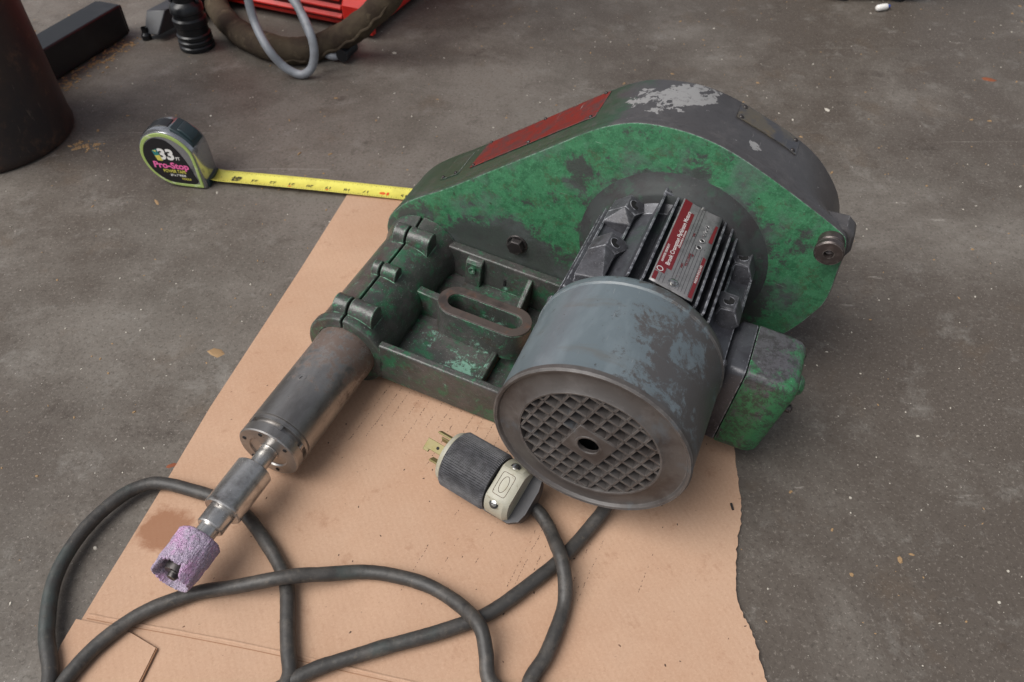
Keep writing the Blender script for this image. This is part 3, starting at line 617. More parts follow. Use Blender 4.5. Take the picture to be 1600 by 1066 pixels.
for s, y0, yw in ((-1, 80, 46), (-1, 138, 124), (1, 84, None), (1, 146, None)):
    b = MB()
    b.hull([(s * u, y0, w_) for u, w_ in ((72.5, 40), (61, 53.5), (49.5, 49.5), (48, 26), (66, 22))] + [(s * u, y0 + 18, w_) for u, w_ in ((72, 40), (61, 54.5), (47, 52), (41.5, 46), (40, 26), (66, 22))])
    if yw: b.hull([(s * u, y0 + .3, w_) for u, w_ in ((72.5, 40), (61, 53.3), (49.5, 49.4), (48, 26), (66, 22))] + [(s * u, yw, w_) for u, w_ in ((72.6, 39), (49.6, 48.5), (48, 26), (68, 22))])
    else: b.hull([(s * u, y0 + .3, w_) for u, w_ in ((71.5, 39.6), (61, 53.2), (50, 49.2), (50, 36), (66, 26))] + [(s * 60, y0 - 9, 28), (s * 54, y0 - 5, 24), (s * 66, y0 - 4, 22)])
    pad = b.build('mounting_pad', M_pad, mo, xf=MXF, bevel=0.9)
    P1, P2, P3 = Vector((s * 61, y0, 53.5)), Vector((s * 49.5, y0, 49.5)), Vector((s * 61, y0 + 18, 54.5))
    n = (P2 - P1).cross(P3 - P1).normalized(); n = n if n.z > 0 else -n
    c0 = Vector((s * 54.2, y0 + 9, 0)); c0.z = P1.z - (n.x * (c0.x - P1.x) + n.y * (c0.y - P1.y)) / n.z + 0.7
    b = MB(); b.lathe([(0.0, 5.3), (0.6, 4.9), (-0.2, 4.4)], c0, n, 24); b.build('hole_rim', M_pad, mo, xf=MXF)
    b = MB(); b.cyl(c0 - n * .4, c0 + n * 0.45, 4.4, 24); b.build('threaded_hole', M_hole, mo, xf=MXF)
for s in (-1, 1):
    for u, wt in ((71.5, 38), (50, 46)):
        b = MB(); b.hull([(s * (u + q), y, w_) for q in (-1.1, 1.1) for y in (96, 148) for w_ in (16, wt)]); b.build('fin', M_alu, mo, xf=MXF, bevel=0.5)
# nameplate: the frame's x runs away from the viewer (reading direction), y to the left
NW, NL, NY0, NZ = 19.0, 126.0, 42.0, 76.6
np_ = MB(); P = []
for i in range(15):
    for j in range(7):
        a, c = i / 14, j / 6
        dent = 1.2 * math.exp(-((a - .62) ** 2 / .012 + (c - .75) ** 2 / .03)) - 0.7 * math.exp(-((a - .5) ** 2 / .004 + (c - 1) ** 2 / .03))
        P.append(np_.b.verts.new((-NW + 2 * NW * c, NY0 + NL * a, NZ - dent)))
for i in range(14):
    for j in range(6): np_.face([P[i * 7 + j], P[i * 7 + j + 1], P[(i + 1) * 7 + j + 1], P[(i + 1) * 7 + j]])
pl = np_.build('nameplate', M_plate, g, xf=MXF); md = pl.modifiers.new('solid', 'SOLIDIFY'); md.thickness = 0.001; md.offset = -1
tag(pl, 'scratched aluminium nameplate with a dark red band, screwed across the fins')
def onplate(c, a): # c: 0..1 across from the left edge, a: 0..1 along from the near end
    return Vector((-NW + 2 * NW * c, NY0 + NL * a, NZ))
def platepoly(pts, name, m, h=0.16):
    b = MB(); b.slab([tuple(onplate(c, a))[:2] for c, a in pts], NZ + 0.02, NZ + h); return b.build(name, m, pl, xf=MXF)
platepoly([(.03, .02), (.12, .02), (.12, .10), (.03, .10)], 'red_band', M_red)
platepoly([(.03, .11), (.25, .11), (.25, .17), (.36, .17), (.36, .80), (.22, .80), (.22, .97), (.03, .97)], 'red_band', M_red)
platepoly([(.88, .02), (.97, .02), (.97, .47), (.90, .47)], 'red_band', M_red)
platepoly([(.88, .60), (.97, .60), (.97, .80), (.91, .80)], 'red_band', M_red)
for c in (.12, .20, .28, .43, .50, .57, .64, .71, .79, .87):
    a0, a1 = (.02, .10) if c < .3 else (.03, .95)
    if c > .55: a1 = .52 if c > .6 else .9
    platepoly([(c - .004, a0), (c + .004, a0), (c + .004, a1), (c - .004, a1)], 'ruled_line', M_dark, 0.1)
def ptext(t, c, a, size, m, bold=0.0, sx=1.0):
    return lettering(t, size, MXF @ frame(onplate(c, a) + Vector((0, 0, 0.22)), (0, 1, 0), (-1, 0, 0), (0, 0, 1)), m, pl, bold, sx=sx)
ptext('Brook Crompton Parkinson Motors', .235, .50, 5.3, M_print, 0.07, 0.98)
ptext('HAWKER SIDDELEY', .10, .30, 2.7, M_print, 0.03)
ptext('HUDDERSFIELD  ENGLAND', .328, .50, 2.0, M_print, 0.02)
ptext('MADE IN ENGLAND', .925, .26, 2.6, M_print, 0.02)
ptext('VOLTS 220/440', .605, .34, 2.6, M_red, 0.02); ptext('RPM', .53, .60, 2.4, M_red, 0.02); ptext('AMPS', .53, .26, 2.4, M_red, 0.02); ptext('HP', .67, .40, 2.4, M_red, 0.02)
b = MB(); b.lathe([(-.1, 2.9), (.1, 2.9), (.1, 2.2), (-.1, 2.2)], onplate(.12, .135) + Vector((0, 0, .2)), (0, 0, 1), 20); b.build('emblem_ring', M_print, pl, xf=MXF)
for c, a in ((.50, .075), (.50, .93)):
    b = MB(); b.lathe([(0, 4.6), (0.15, 4.6), (0.16, 3.4), (1.2, 3.1), (1.9, 1.8), (2.1, 0.01)], onplate(c, a), (0, 0, 1), 20); b.build('screw', M_chrome, pl, xf=MXF)
for c, a, r in ((.73, .505, 1.7), (.74, .585, 1.5), (.74, .65, .7), (.73, .68, .8), (.75, .71, .7), (.74, .745, 1.0)):
    p = onplate(c, a); b = MB()
    V = [b.b.verts.new((p.x + r * (1.0 + .35 * math.sin(3 * t)) * math.cos(t), p.y + 1.3 * r * math.sin(t) * (1 + .2 * math.cos(2 * t)), NZ + 0.12)) for t in [2 * PI * k / 12 for k in range(12)]]
    b.face(V); b.build('puncture', M_hole, pl, xf=MXF)
    b = MB(); b.lathe([(0, r * 1.75), (.55, r * 1.45), (.2, r * 1.15)], p, (0, 0, 1), 14); b.build('puncture_rim', M_plate, pl, xf=MXF)

# --- fan cover
fr_ = 55.5
b = MB(); b.lathe([(39, 76), (38, 78.6), (35, 80.8), (31, 81.7), (27, 81.9), (25.5, 80.8), (-58, 79.6), (-66, 79.6), (-70.5, 80.2), (-72.2, 78.8), (-71.6, 76.8), (-69.2, 75.4), (-68.6, 73), (-69.5, 66), (-71.4, 60), (-73.2, 57.6), (-73.0, 56.2), (-69, fr_), (-66, fr_)], (MX, 0, MZ), seg=128)
fc = b.build('fan_cover', M_fan, g, smooth=30); tag(fc, 'blue grey painted fan cover, worn dark on the right')
# front face carries its own dirt: split the ring faces to a second material
fc.data.materials.append(M_face)
for p in fc.data.polygons:
    c = p.center
    if c.y < -0.0665: p.material_index = 1
for a in (158, 22):
    a = math.radians(a); n = Vector((math.cos(a), 0, math.sin(a)))
    b = MB(); b.lathe([(-1, 4), (1.0, 3.6), (2.2, 2.2), (2.5, .01)], Vector((MX, 31, MZ)) + n * 81, n, 16); b.build('cover_screw', M_alu, fc)
GA = math.radians(-19); pitch = 11.0; ty = 2.6
def clipbar(k, ang):
    off = (k + .5) * pitch if False else k * pitch - pitch / 2
    L = math.sqrt(max(fr_ ** 2 - off ** 2, 0)) + 0.6
    d = Vector((math.cos(ang), 0, math.sin(ang))); n = Vector((-math.sin(ang), 0, math.cos(ang)))
    segs = [(-L, -16.4), (16.4, L)] if abs(off) < 15 else [(-L, L)]
    for s0, s1 in segs:
        b = MB(); c = Vector((MX, -69.8, MZ)) + n * off + d * (s0 + s1) / 2
        h = (s1 - s0) / 2
        b.hull([c + d * h * i + n * w_ * j + Vector((0, yy, 0)) for i in (-1, 1) for j in (-1, 1) for w_, yy in ((0.9, -2.6), (2.3, 5.0))])
        b.build('grille_bar', M_face, fc)
for ang in (GA, GA + PI / 2):
    for k in range(-4, 6): clipbar(k, ang)
b = MB()
sq = [(MX + r * math.cos(GA + PI / 4 + q * PI / 2), MZ + r * math.sin(GA + PI / 4 + q * PI / 2)) for r in (23.2,) for q in range(4)]
n = 32; inn = [(MX + 8.8 * math.cos(2 * PI * k / n), MZ + 8.8 * math.sin(2 * PI * k / n)) for k in range(n)]
def sqpt(t):
    h = 16.6; m_ = max(abs(math.cos(t - GA)), abs(math.sin(t - GA))); return (MX + h / m_ * math.cos(t), MZ + h / m_ * math.sin(t))
out = [sqpt(2 * PI * k / n) for k in range(n)]
# snap the four corners
for q in range(4):
    a = GA + PI / 4 + q * PI / 2; k = round((a % (2 * PI)) / (2 * PI) * n) % n; out[k] = (MX + 16.6 * 1.4142 * math.cos(a), MZ + 16.6 * 1.4142 * math.sin(a))
b.ringslab(inn, out, -4, 0)
b.build('hub_plate', M_face, fc, xf=Matrix.Translation((0, -69, 0)) @ Matrix(((1, 0, 0, 0), (0, 0, 1, 0), (0, 1, 0, 0), (0, 0, 0, 1))), bevel=0.5)
b = MB(); b.lathe([(-72.9, 8.6), (-73.3, 9), (-73.3, 10.6), (-72.9, 11)], (MX, 0, MZ), seg=32); b.build('hub_ring', M_face, fc)
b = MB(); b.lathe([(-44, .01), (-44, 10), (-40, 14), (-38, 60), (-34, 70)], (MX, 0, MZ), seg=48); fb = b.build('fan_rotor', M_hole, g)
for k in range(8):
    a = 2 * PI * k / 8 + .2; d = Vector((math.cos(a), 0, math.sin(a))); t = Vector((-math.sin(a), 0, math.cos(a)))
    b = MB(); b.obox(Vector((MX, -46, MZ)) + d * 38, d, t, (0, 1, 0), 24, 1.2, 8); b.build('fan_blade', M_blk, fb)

# --- terminal box on the right of the motor
def hbox(name, x0, x1, m, parent, dz=0, bevel=6):
    def at(x):
        t = (x - 338) / 62
        return [(x, 44 - 2 * t, 119), (x, 108, 119), (x, 108, 20 + 3 * t), (x - 0 * t, 44 - 2 * t, 20 + 3 * t)]
    b = MB(); b.hull(at(x0) + at(x1)); return b.build(name, m, parent, bevel=bevel, seg=4)
b = MB()
def prof_box(x, i):  # rounded rectangle section in (y, z) at x
    y0, y1, z0, z1 = 42 + i, 108 - i, 21 + i, 119.5 - i; r = 6.5
    P = []
    for cy, cz, a0 in ((y0 + r, z1 - r, PI / 2), (y0 + r, z0 + r, PI), (y1 - r, z0 + r, 1.5 * PI), (y1 - r, z1 - r, 0)):
        for k in range(6): a = a0 + k / 5 * PI / 2; P.append((x, cy + r * math.cos(a), cz + r * math.sin(a)))
    return P
def skinbox(secs, name, m, bevel=0):
    b = MB(); R_ = [[b.b.verts.new(p) for p in s_] for s_ in secs]
    for a, c in zip(R_, R_[1:]):
        for i in range(24): b.face([a[i], a[(i + 1) % 24], c[(i + 1) % 24], c[i]])
    b.face(R_[0]); b.face(R_[-1]); return b.build(name, m, g, smooth=40)
skinbox([prof_box(300, 9), prof_box(338, 7), prof_box(343, 2), prof_box(344.5, 1), prof_box(356.8, 0.4), prof_box(357.4, 1.2)], 'terminal_box_base', M_alu)
skinbox([prof_box(356, 3.5), prof_box(360, 3.5)], 'gasket', M_hole)
secs = [prof_box(358.2, 0.5), prof_box(359, 0), prof_box(388, 0.3), prof_box(396, 1.2), prof_box(400.5, 3.5), prof_box(402, 6.5)]
R_ = [[b.b.verts.new(p) for p in s_] for s_ in secs]
for a, c in zip(R_, R_[1:]):
    for i in range(24): b.face([a[i], a[(i + 1) % 24], c[(i + 1) % 24], c[i]])
b.face(R_[0]); b.face(R_[-1])
# lower front corner leans in under the box
for v in b.b.verts:
    if v.co.z < 70: v.co.x -= (70 - v.co.z) * 0.16 * max(0, (v.co.x - 360) / 40)
lid = b.build('terminal_box_lid', M_box, g, smooth=40); tag(lid, 'grey and green worn lid of the terminal box')
b = MB(); b.lathe([(-1, 9), (4, 9), (6.5, 7), (8, 3.5), (8.2, .01)], (401, 70, 100), (1, 0, 0.15), 20); b.build('gland_bolt', M_box, lid)
b = MB(); b.lathe([(-1, 4), (3, 4), (4.5, 2), (4.6, .01)], (401.5, 44 + 9, 87), (1, 0, 0), 14); b.build('lid_screw', M_hub, lid)
b = MB(); b.lathe([(-1, 4), (3, 4), (4.5, 2), (4.6, .01)], (399, 98, 108), (1, 0, 0), 14); b.build('lid_screw', M_hub, lid)

# ------------------------------------------------------------------ power cord and plug
cord = empty('power_cord', 'dark grey rubber power cord looping over the cardboard to its twist lock plug', 'power cord')
A1 = [(-167.6, 219.5, 11), (-171.8, 245.4, 11), (-178.6, 279.8, 11), (-187.6, 304.5, 11), (-204.7, 330.6, 11), (-227.3, 358.1, 11), (-247.6, 372.9, 11), (-266.7, 381.4, 11), (-285.4, 387.4, 11), (-308.7, 392.7, 11), (-325.9, 392.7, 11), (-344, 383.4, 11), (-358.3, 363.2, 11), (-368.9, 337.2, 11), (-374.1, 310.7, 11), (-371.6, 284.1, 11), (-362.3, 256.4, 11), (-344.4, 222.3, 11)]
Bc = [(-333.6, 216.7, 11), (-328.1, 230.8, 11), (-316.8, 248.9, 11), (-297.1, 268.2, 11), (-275.1, 281.9, 11), (-250.5, 291.2, 11), (-218.8, 294.2, 17), (-187, 296.2, 23), (-158.2, 302, 18), (-128.9, 307.9, 11), (-105, 306.2, 11), (-80.9, 300.6, 11), (-56.6, 289.1, 13), (-38.2, 274.4, 18), (-24.5, 256.7, 23), (-18.9, 239, 17), (-14.8, 219.5, 11)]
Cc = [(83.1, 369.1, 16), (67, 348.8, 11), (45.4, 322.9, 11), (24.6, 304.5, 11), (-2.6, 284.1, 11), (-25.2, 269.8, 11), (-47.4, 260.5, 11), (-80.5, 250.9, 11), (-112.4, 241.5, 11), (-140.2, 232.3, 11), (-157, 224.2, 11)]
Dc = [(6.7, 374.9, 17), (14.5, 368.5, 17), (24.8, 358.3, 15), (33.6, 341.6, 16), (40.4, 316.9, 22), (42.8, 297, 18), (41.3, 279.8, 11), (34.9, 260.5, 11), (24.8, 238, 11), (13.8, 216.7, 11)]
def deeper(P, t): return P + t
hid1 = [(-330, 195, 11), (-300, 165, 11), (-230, 150, 11), (-170, 170, 11)]
start = [(120, 452, 60), (115, 430, 40), (100, 405, 20)]
path = start + Cc + [(-175, 212, 11), (-205, 180, 24), (-280, 150, 24), (-340, 175, 12)] + A1[::-1] + [(-190, 190, 11), (-230, 170, 11), (-290, 178, 11), (-330, 205, 14)][:0]
# A1 reversed runs from the bottom left round to the bottom middle; from there it turns back to the left and rises as the second strand
path += [(-185, 196, 11), (-215, 165, 11), (-285, 160, 11), (-335, 196, 12)] + Bc + [(5, 205, 11), (20, 190, 11), (34, 205, 11)] + Dc[::-1]
sp = spline(path, 10)
sp = [p + Vector((noise.noise(p * 0.02) * 2.2, noise.noise(p * 0.02 + Vector((9, 0, 0))) * 2.2, 0)) for p in sp]
b = MB(); b.tube(sp, 6.0, 16, rfun=lambda i, p: 5.9 + 0.35 * noise.noise(p * 0.06) + 0.2 * noise.noise(p * 0.25)); b.build('cable', M_rubber, cord, smooth=60)
# plug, built along its own x axis
pc = Vector((-50, 407, 27.5 + 3)); pd = Vector((0.825, -0.565, 0.0)).normalized(); ps = Vector((0.565, 0.825, 0)); 
pu = Vector((0, 0, 1)); tl = math.radians(24)
s2 = (ps * math.cos(tl) + pu * math.sin(tl)); u2 = (pu * math.cos(tl) - ps * math.sin(tl))
PF = frame(pc, pd, s2, u2)
pb = MB(); NR = 76
def ribs(a, h, r, j): return r + (0.6 if int(round(a / (2 * PI) * NR * 4)) % 4 in (0, 1) else -0.5) if j in (2, 3) else r
pb.lathe([(-1, 20), (-1, 24), (1, 26), (43, 26), (46.5, 24.8), (47, 20)], (0, 0, 0), (1, 0, 0), NR * 4, rf=ribs)
pg_ = pb.build('plug_barrel', M_plugb, cord, xf=PF, smooth=25); pg_.data.transform(Matrix.Identity(4))
b = MB(); b.lathe([(0, 24), (-3, 24), (-5.5, 22.5), (-6.5, 20), (-6.5, 0.01)], (0, 0, 0), (1, 0, 0), 48)
pf = b.build('plug_face', M_cream, cord, xf=PF)
def prong(a, r, w_, L, hook=False):
    d = Vector((0, math.cos(a), math.sin(a))); t = Vector((0, -math.sin(a), math.cos(a)))
    b = MB(); b.obox(d * r + Vector((-6 - L / 2, 0, 0)), (1, 0, 0), t, d, L / 2, w_ / 2, 0.9)
    if hook: b.obox(d * r + t * (w_ / 2 + 1) + Vector((-6 - L + 3, 0, 0)), (1, 0, 0), t, d, 3, 1.5, 0.9)
    b.build('prong', M_brassb, pf, xf=PF, bevel=0.4)
prong(math.radians(95), 13, 9, 21, True); prong(math.radians(20), 14, 7, 19); prong(math.radians(-20), 10, 6, 17); prong(math.radians(215), 13, 7, 18)
b = MB(); d = Vector((0, math.cos(math.radians(95)), math.sin(math.radians(95)))); b.cyl(d * 13.7 + Vector((-14, 0, 0)), d * 14.1 + Vector((-14, 0, 0)), 1.5, 12); b.build('prong_hole', M_hole, pf, xf=PF)
# rear: black lower half, cream clamp on top
b = MB(); b.lathe([(46.5, 0.01), (46.5, 21), (48, 26), (72, 25.5), (80, 20), (82, 12), (82, 0.01)], (0, 0, 0), (1, 0, 0), 40, a0=0, a1=2 * PI)
for v in b.b.verts:
    if v.co.z > 3: v.co.z = 3
b.build('plug_back', M_plugb, cord, xf=PF)
b = MB()
for x0, x1, k in ((48.5, 71, 0),):
    P = [(25.6 * math.cos(a), 25.6 * math.sin(a)) for a in [PI * .03 + PI * .94 * i / 20 for i in range(21)]]
    P = [(y, min(z, 21.5)) for y, z in P]
    secs = [(x0, 0.97), (x0 + 1.2, 1.0), (x1 - 4, 1.0), (x1, 0.90)]
    R_ = [[b.b.verts.new((x, y * s_, (z * s_ if z > 4 else z))) for y, z in P] for x, s_ in secs]
    for a, c in zip(R_, R_[1:]):
        for i in range(20): b.face([a[i], a[i + 1], c[i + 1], c[i]])
        b.face([a[20], a[0], c[0], c[20]])
    b.face(R_[0][::-1]); b.face(R_[-1])
cl = b.build('cord_clamp', M_cream, cord, xf=PF, smooth=30)
for y in (-17.5, 17.5):
    n = Vector((0, y * 0.5, 20)).normalized(); zc = math.sqrt(25.6 ** 2 - y * y) if abs(y) > 14 else 21.5
    c0 = Vector((58.5, y, min(zc, 21.5) + 0.1))
    b = MB(); b.lathe([(0.05, 4.4), (0.25, 4.3), (0.3, 3.7)], c0, n, 24); b.lathe([(0, 3.7), (.1, 3.7), (.1, 0.01)], c0, n, 24); b.build('screw_recess', M_hole, cl, xf=PF)
    b = MB(); b.lathe([(0.1, 3.0), (0.9, 2.8), (1.2, 2.0), (1.25, .01)], c0, n, 20); b.build('screw', M_chrome, cl, xf=PF)
    b = MB(); b.obox(c0 + n * 1.25, (1, .3, 0), (-.3, 1, 0), n, 2.8, 0.3, 0.12); b.build('screw_slot', M_hole, cl, xf=PF)
for (ax_, by_, sq_) in ((3.4, 7.4, 5.0), (6.2, 10.2, 14.0)):
    n = 40; lp = []
    for k in range(n + 1):
        t = 2 * PI * k / n; e = 2 / (2 if sq_ < 10 else 8)
        lp.append((58.5 + ax_ * math.copysign(abs(math.cos(t)) ** e, math.cos(t)), by_ * math.copysign(abs(math.sin(t)) ** e, math.sin(t)), 21.62))
    b = MB(); b.tube(lp, 0.22, 6, cap=False); b.build('moulded_outline', M_mark, cl, xf=PF)

# ------------------------------------------------------------------ tape measure (frame: x along the blade, y away, z up; origin = near bottom corner of the mouth)
tm = empty('tape_measure', 'chrome and lime tape measure with its yellow blade pulled out behind the grinder', 'tape measure')
tdx = Vector((0.987, -0.160, 0)).normalized(); tdy = Vector((0.160, 0.987, 0)).normalized()
TF = frame(Vector((-401, 856, 0.5)), tdx, tdy, (0, 0, 1))
prof = [(0, 0), (0.2, 15), (0, 32), (-1.5, 52), (-6, 63), (-15, 73), (-27, 80), (-40, 82.5), (-54, 80), (-66, 73), (-74, 62), (-78, 48), (-76.5, 34), (-71, 21), (-61, 10), (-49, 3), (-36, 0.5), (-20, 0)]
ps_ = [(p.x, p.y) for p in spline([(x, z, 0) for x, z in prof], 4, True)]
ps_ = [(min(x, 0.4), max(z, 0)) for x, z in ps_]
def ins(P, d):
    c = Vector((-38, 38)); return [(c.x + (x - c.x) * (1 - d / 38), c.y + (z - c.y) * (1 - d / 38)) for x, z in P]
b = MB(); secs = [(ins(ps_, 5), 0), (ins(ps_, 1.6), 0.8), (ps_, 4), (ps_, 35), (ins(ps_, 1.6), 38.2), (ins(ps_, 5), 39)]
R_ = [[b.b.verts.new((x, y, z)) for x, z in P] for P, y in secs]; n = len(ps_)
for a, c in zip(R_, R_[1:]):
    for i in range(n): b.face([a[i], a[(i + 1) % n], c[(i + 1) % n], c[i]])
b.face(R_[0]); b.face(R_[-1])
case = b.build('case', M_chrom2, tm, xf=TF, smooth=40)
b = MB(); A_ = ins(ps_, 2.6); B_ = ins(ps_, 6.4)
xz = Matrix(((1, 0, 0, 0), (0, 0, 1, 0), (0, 1, 0, 0), (0, 0, 0, 1)))
b.ringslab(B_, A_, -1.0, 1.2); b.build('lime_trim', M_lime, case, xf=TF @ xz, bevel=0.4)
lab = [(-9, 9), (-11, 22), (-16, 40), (-24, 57), (-36, 70), (-50, 72), (-63, 64), (-70.5, 50), (-70, 34), (-62, 18), (-49, 9), (-28, 7)]
lp_ = [(p.x, p.y) for p in spline([(x, z, 0) for x, z in lab], 5, True)]
b = MB(); b.slab(lp_, -0.9, 0.4); lb = b.build('label', M_black, case, xf=TF @ xz)
def tl_(t, x, z, size, m, bold=0, sx=1.0): return lettering(t, size, TF @ frame(Vector((x, -1.15, z)), (1, 0, 0), (0, 0, 1), (0, -1, 0)), m, lb, bold, sx=sx)
tl_('33', -40, 49, 21, M_white, 0.9, 1.05); tl_('FT', -25.5, 44.5, 6.5, M_white, 0.12, 0.8)
tl_('Pro-Stop', -38.5, 33, 12.5, M_pink, 0.45, 1.06); tl_('POWER TAPE', -36, 24.6, 6.4, M_yprint, 0.12, 0.8); tl_("33' x 1\" WIDE", -33, 18.8, 4.2, M_white, 0.12, 0.85); tl_('TOOLS', -23, 14, 4.0, M_yprint, 0.1)
b = MB(); b.slab([(-54, 40), (-47, 40), (-51, 57), (-58, 54)], -1.2, -0.8); b.build('label_picture', M_teal, lb, xf=TF @ xz)
b = MB(); b.slab([(-54, 40), (-47, 40), (-49, 48), (-56, 47)], -1.35, -1.1); b.build('label_picture', M_yprint, lb, xf=TF @ xz)
b = MB(); b.slab([(-56.5, 54.5), (-53, 52), (-52, 55)], -1.35, -1.1); b.build('label_picture', M_yprint, lb, xf=TF @ xz)
b = MB()
b.hull([(x, y, z) for x, z in ((-2, 59), (-6, 68), (-17, 79), (-28, 85), (-30, 76), (-10, 56)) for y in (6, 33)])
b.hull([(x, y, z) for x, z in ((-3, 66), (-6, 71.5), (-14, 80), (-20, 82), (-14, 64)) for y in (9, 30)]); b.build('lock_button', M_button, case, xf=TF, bevel=1.2)
b = MB(); b.box(-1, 2.4, 6, 37, 0, 10); b.build('mouth', M_button, case, xf=TF, bevel=0.8)
b = MB(); b.hull([(x, y, z) for x, z in ((-45, 83.6), (-33, 82.8), (-60, 79), (-72, 69)) for y in (12, 30)] + [(-50, y, 60) for y in (12, 30)]); b.build('belt_clip', M_blk, case, xf=TF, bevel=0.8)
# blade: a shallow trough section 25.4 mm wide; 25 inches of it are out
bl = MB(); rows_ = []; NB = 60; x_end = 2 + 25 * 25.4
for i in range(NB + 1):
    x = 2 + (x_end - 2) * i / NB; z = 3.2 + 1.0 * math.sin(x * 0.012) + (1.5 if i == 0 else 0)
    rows_.append([bl.b.verts.new((x, 24 + y, z + 3.2 * (abs(y) / 12.7) ** 2)) for y in [-12.7 + 25.4 * k / 10 for k in range(11)]])
for a, c in zip(rows_, rows_[1:]):
    for k in range(10): bl.face([a[k], c[k], c[k + 1], a[k + 1]])
bd = bl.build('blade', M_ytape, tm, xf=TF, smooth=80); md = bd.modifiers.new('solid', 'SOLIDIFY'); md.thickness = 0.0003
def bx_(inch): return 58.5 - 0.6 + (23 - inch) * 25.4
def blade_text(t, x, y, size, m, bold=0.1, sx=1.0):
    zz = 3.2 + 1.0 * math.sin(x * 0.012) + 3.2 * (abs(y) / 12.7) ** 2 + 0.55
    return lettering(t, size, TF @ frame(Vector((x, 24 + y, zz)), (-1, 0, 0), (0, -1, 0), (0, 0, 1)), m, bd, bold, sx=sx)
for k in (25, 23, 22, 21, 20, 19, 18, 17, 15, 14, 13, 12):
    blade_text(str(k), bx_(k), -1.5, 8.0, M_dark, 0.12, 1.15)
blade_text('24', bx_(24), -4.5, 7.5, M_dark, 0.5, 1.5); blade_text('2FT', bx_(24), 2.6, 6.5, M_dark, 0.5, 1.3)
blade_text('16', bx_(16), -1.5, 9, M_orange, 0.6, 1.6)
for k in (19, 21): blade_text('◆' if False else '-', bx_(k), -7.5, 9, M_orange, 0.4, 1.3)
b = MB()
for q in range(0, 8 * 14):
    x = bx_(25) + q * 25.4 / 8 + 1.6; L = (3.6 if q % 2 else 2.2)
    for s_ in (-1, 1):
        y = s_ * (12.4 - L / 2); z = 3.2 + 1.0 * math.sin(x * .012) + 3.2 * (abs(y) / 12.7) ** 2 + .35
        b.obox((x, 24 + y, z + 0.2), (1, 0, 0), (0, 1, 0), (0, 0, 1), 0.16, L / 2, 0.08)
tag(b.build('ruler_marks', M_dark, bd, xf=TF), kind='stuff')

# ------------------------------------------------------------------ things at the back of the floor
pp = empty('steel_pipe', 'dark brown round steel pipe standing upright at the left edge', 'pipe', (-740, 985, 0))
b = MB(); b.lathe([(0, 100), (2, 107), (8, 109), (14, 107.5), (1400, 104)], (0, 0, 0), (0, 0, 1), 72); b.build('pipe_wall', M_pipe, pp)  # wall carried far above the view to shade the back-left floor
b = MB(); b.lathe([(1399, 104.5), (1405, 102), (1405, 90), (1350, 90)], (0, 0, 0), (0, 0, 1), 72); b.build('pipe_rim', M_pipe, pp)
tb = empty('square_tube_leg', 'black square steel tube lying on the floor behind the pipe', 'steel tube')
d = Vector((66, 175, 0)).normalized(); s_ = Vector((-d.y, d.x, 0)); e = Vector((-651, 1302, 0))
c0 = e - d * 230 + s_ * 25 + Vector((0, 0, 28))
b = MB(); b.obox(c0, d, s_, (0, 0, 1), 230, 25, 25); b.build('tube', M_blk, tb, bevel=3)
b = MB(); b.obox(e + s_ * 25 + Vector((0, 0, 28)) + d * 2, d, s_, (0, 0, 1), 3, 23, 23); b.build('end_cap', M_blkp, tb, bevel=2)
sb = empty('stand_leg', 'dark grey folded steel stand leg with a small foot beside the black foot', 'stand leg')
e1, e2 = Vector((-592, 1276, 0)), Vector((-548, 1360, 0)); d = (e2 - e1).normalized(); s_ = Vector((-d.y, d.x, 0))
b = MB(); b.hull([e1 + Vector((0, 0, 12)), e1 + s_ * 34 + Vector((0, 0, 8)), e1 + s_ * 30 + d * 16 + Vector((0, 0, 42)), e1 + d * 30 + Vector((0, 0, 44)), e1 + d * 300 + Vector((0, 0, 44)), e1 + d * 300 + s_ * 32 + Vector((0, 0, 44)), e1 + d * 300 + Vector((0, 0, 8)), e1 + d * 300 + s_ * 32 + Vector((0, 0, 8))]); b.build('leg_profile', M_greybar, sb, bevel=2)
b = MB(); b.lathe([(0, 8), (8, 8), (12, 5), (20, 5)], e1 + s_ * 30 + Vector((0, 0, 0)), (0, 0, 1), 20); b.build('levelling_foot', M_blkp, sb)
ft = empty('ribbed_foot', 'black ribbed plastic foot of a stand between the grey leg and the canvas hose', 'stand foot', (-525, 1262, 0))
pr = [(0, 20), (0, 26), (2, 28.5), (7, 28.5), (9, 26.5), (11, 28), (16, 28), (18, 26), (20, 27.5), (25, 27.5), (27, 25), (38, 25), (40, 27), (50, 27), (53, 24.5), (60, 24), (62, 26.5), (70, 26), (74, 23), (78, 17)]
b = MB(); b.lathe(pr, (0, 0, 0), (0, 0, 1), 40); b.build('foot_bellows', M_blkp, ft)
b = MB(); b.lathe([(76, 17.5), (110, 17), (112, 19), (118, 19), (120, 16), (520, 16), (520, 0.1)], (0, 0, 0), (0, 0, 1), 32); b.build('post', M_blk, ft)  # post raised out of view, one of the tall shapes shading the floor
for a in (2.8, .25):
    b = MB(); b.lathe([(0, 5), (4, 5), (5, 3), (5.1, .1)], (20 * math.cos(a), 20 * math.sin(a) - 6, 78), (math.cos(a), math.sin(a), .2), 14); b.build('bolt', M_greybar, ft)
hs = empty('canvas_hose', 'thick brown canvas sleeved hose curving in front of the red machine', 'hose')
hp = [(-605.5, 1552.9, 40), (-568.9, 1487.8, 30), (-532.5, 1408.6, 22), (-493.8, 1329.5, 19), (-438.5, 1257.1, 19), (-382.4, 1216.2, 19), (-339.4, 1207.4, 19), (-300.8, 1225.6, 22), (-257.1, 1219.6, 45), (-219.6, 1212.2, 75), (-189.6, 1206.7, 105), (-164.8, 1228.9, 140)]
hs_ = spline(hp, 10)
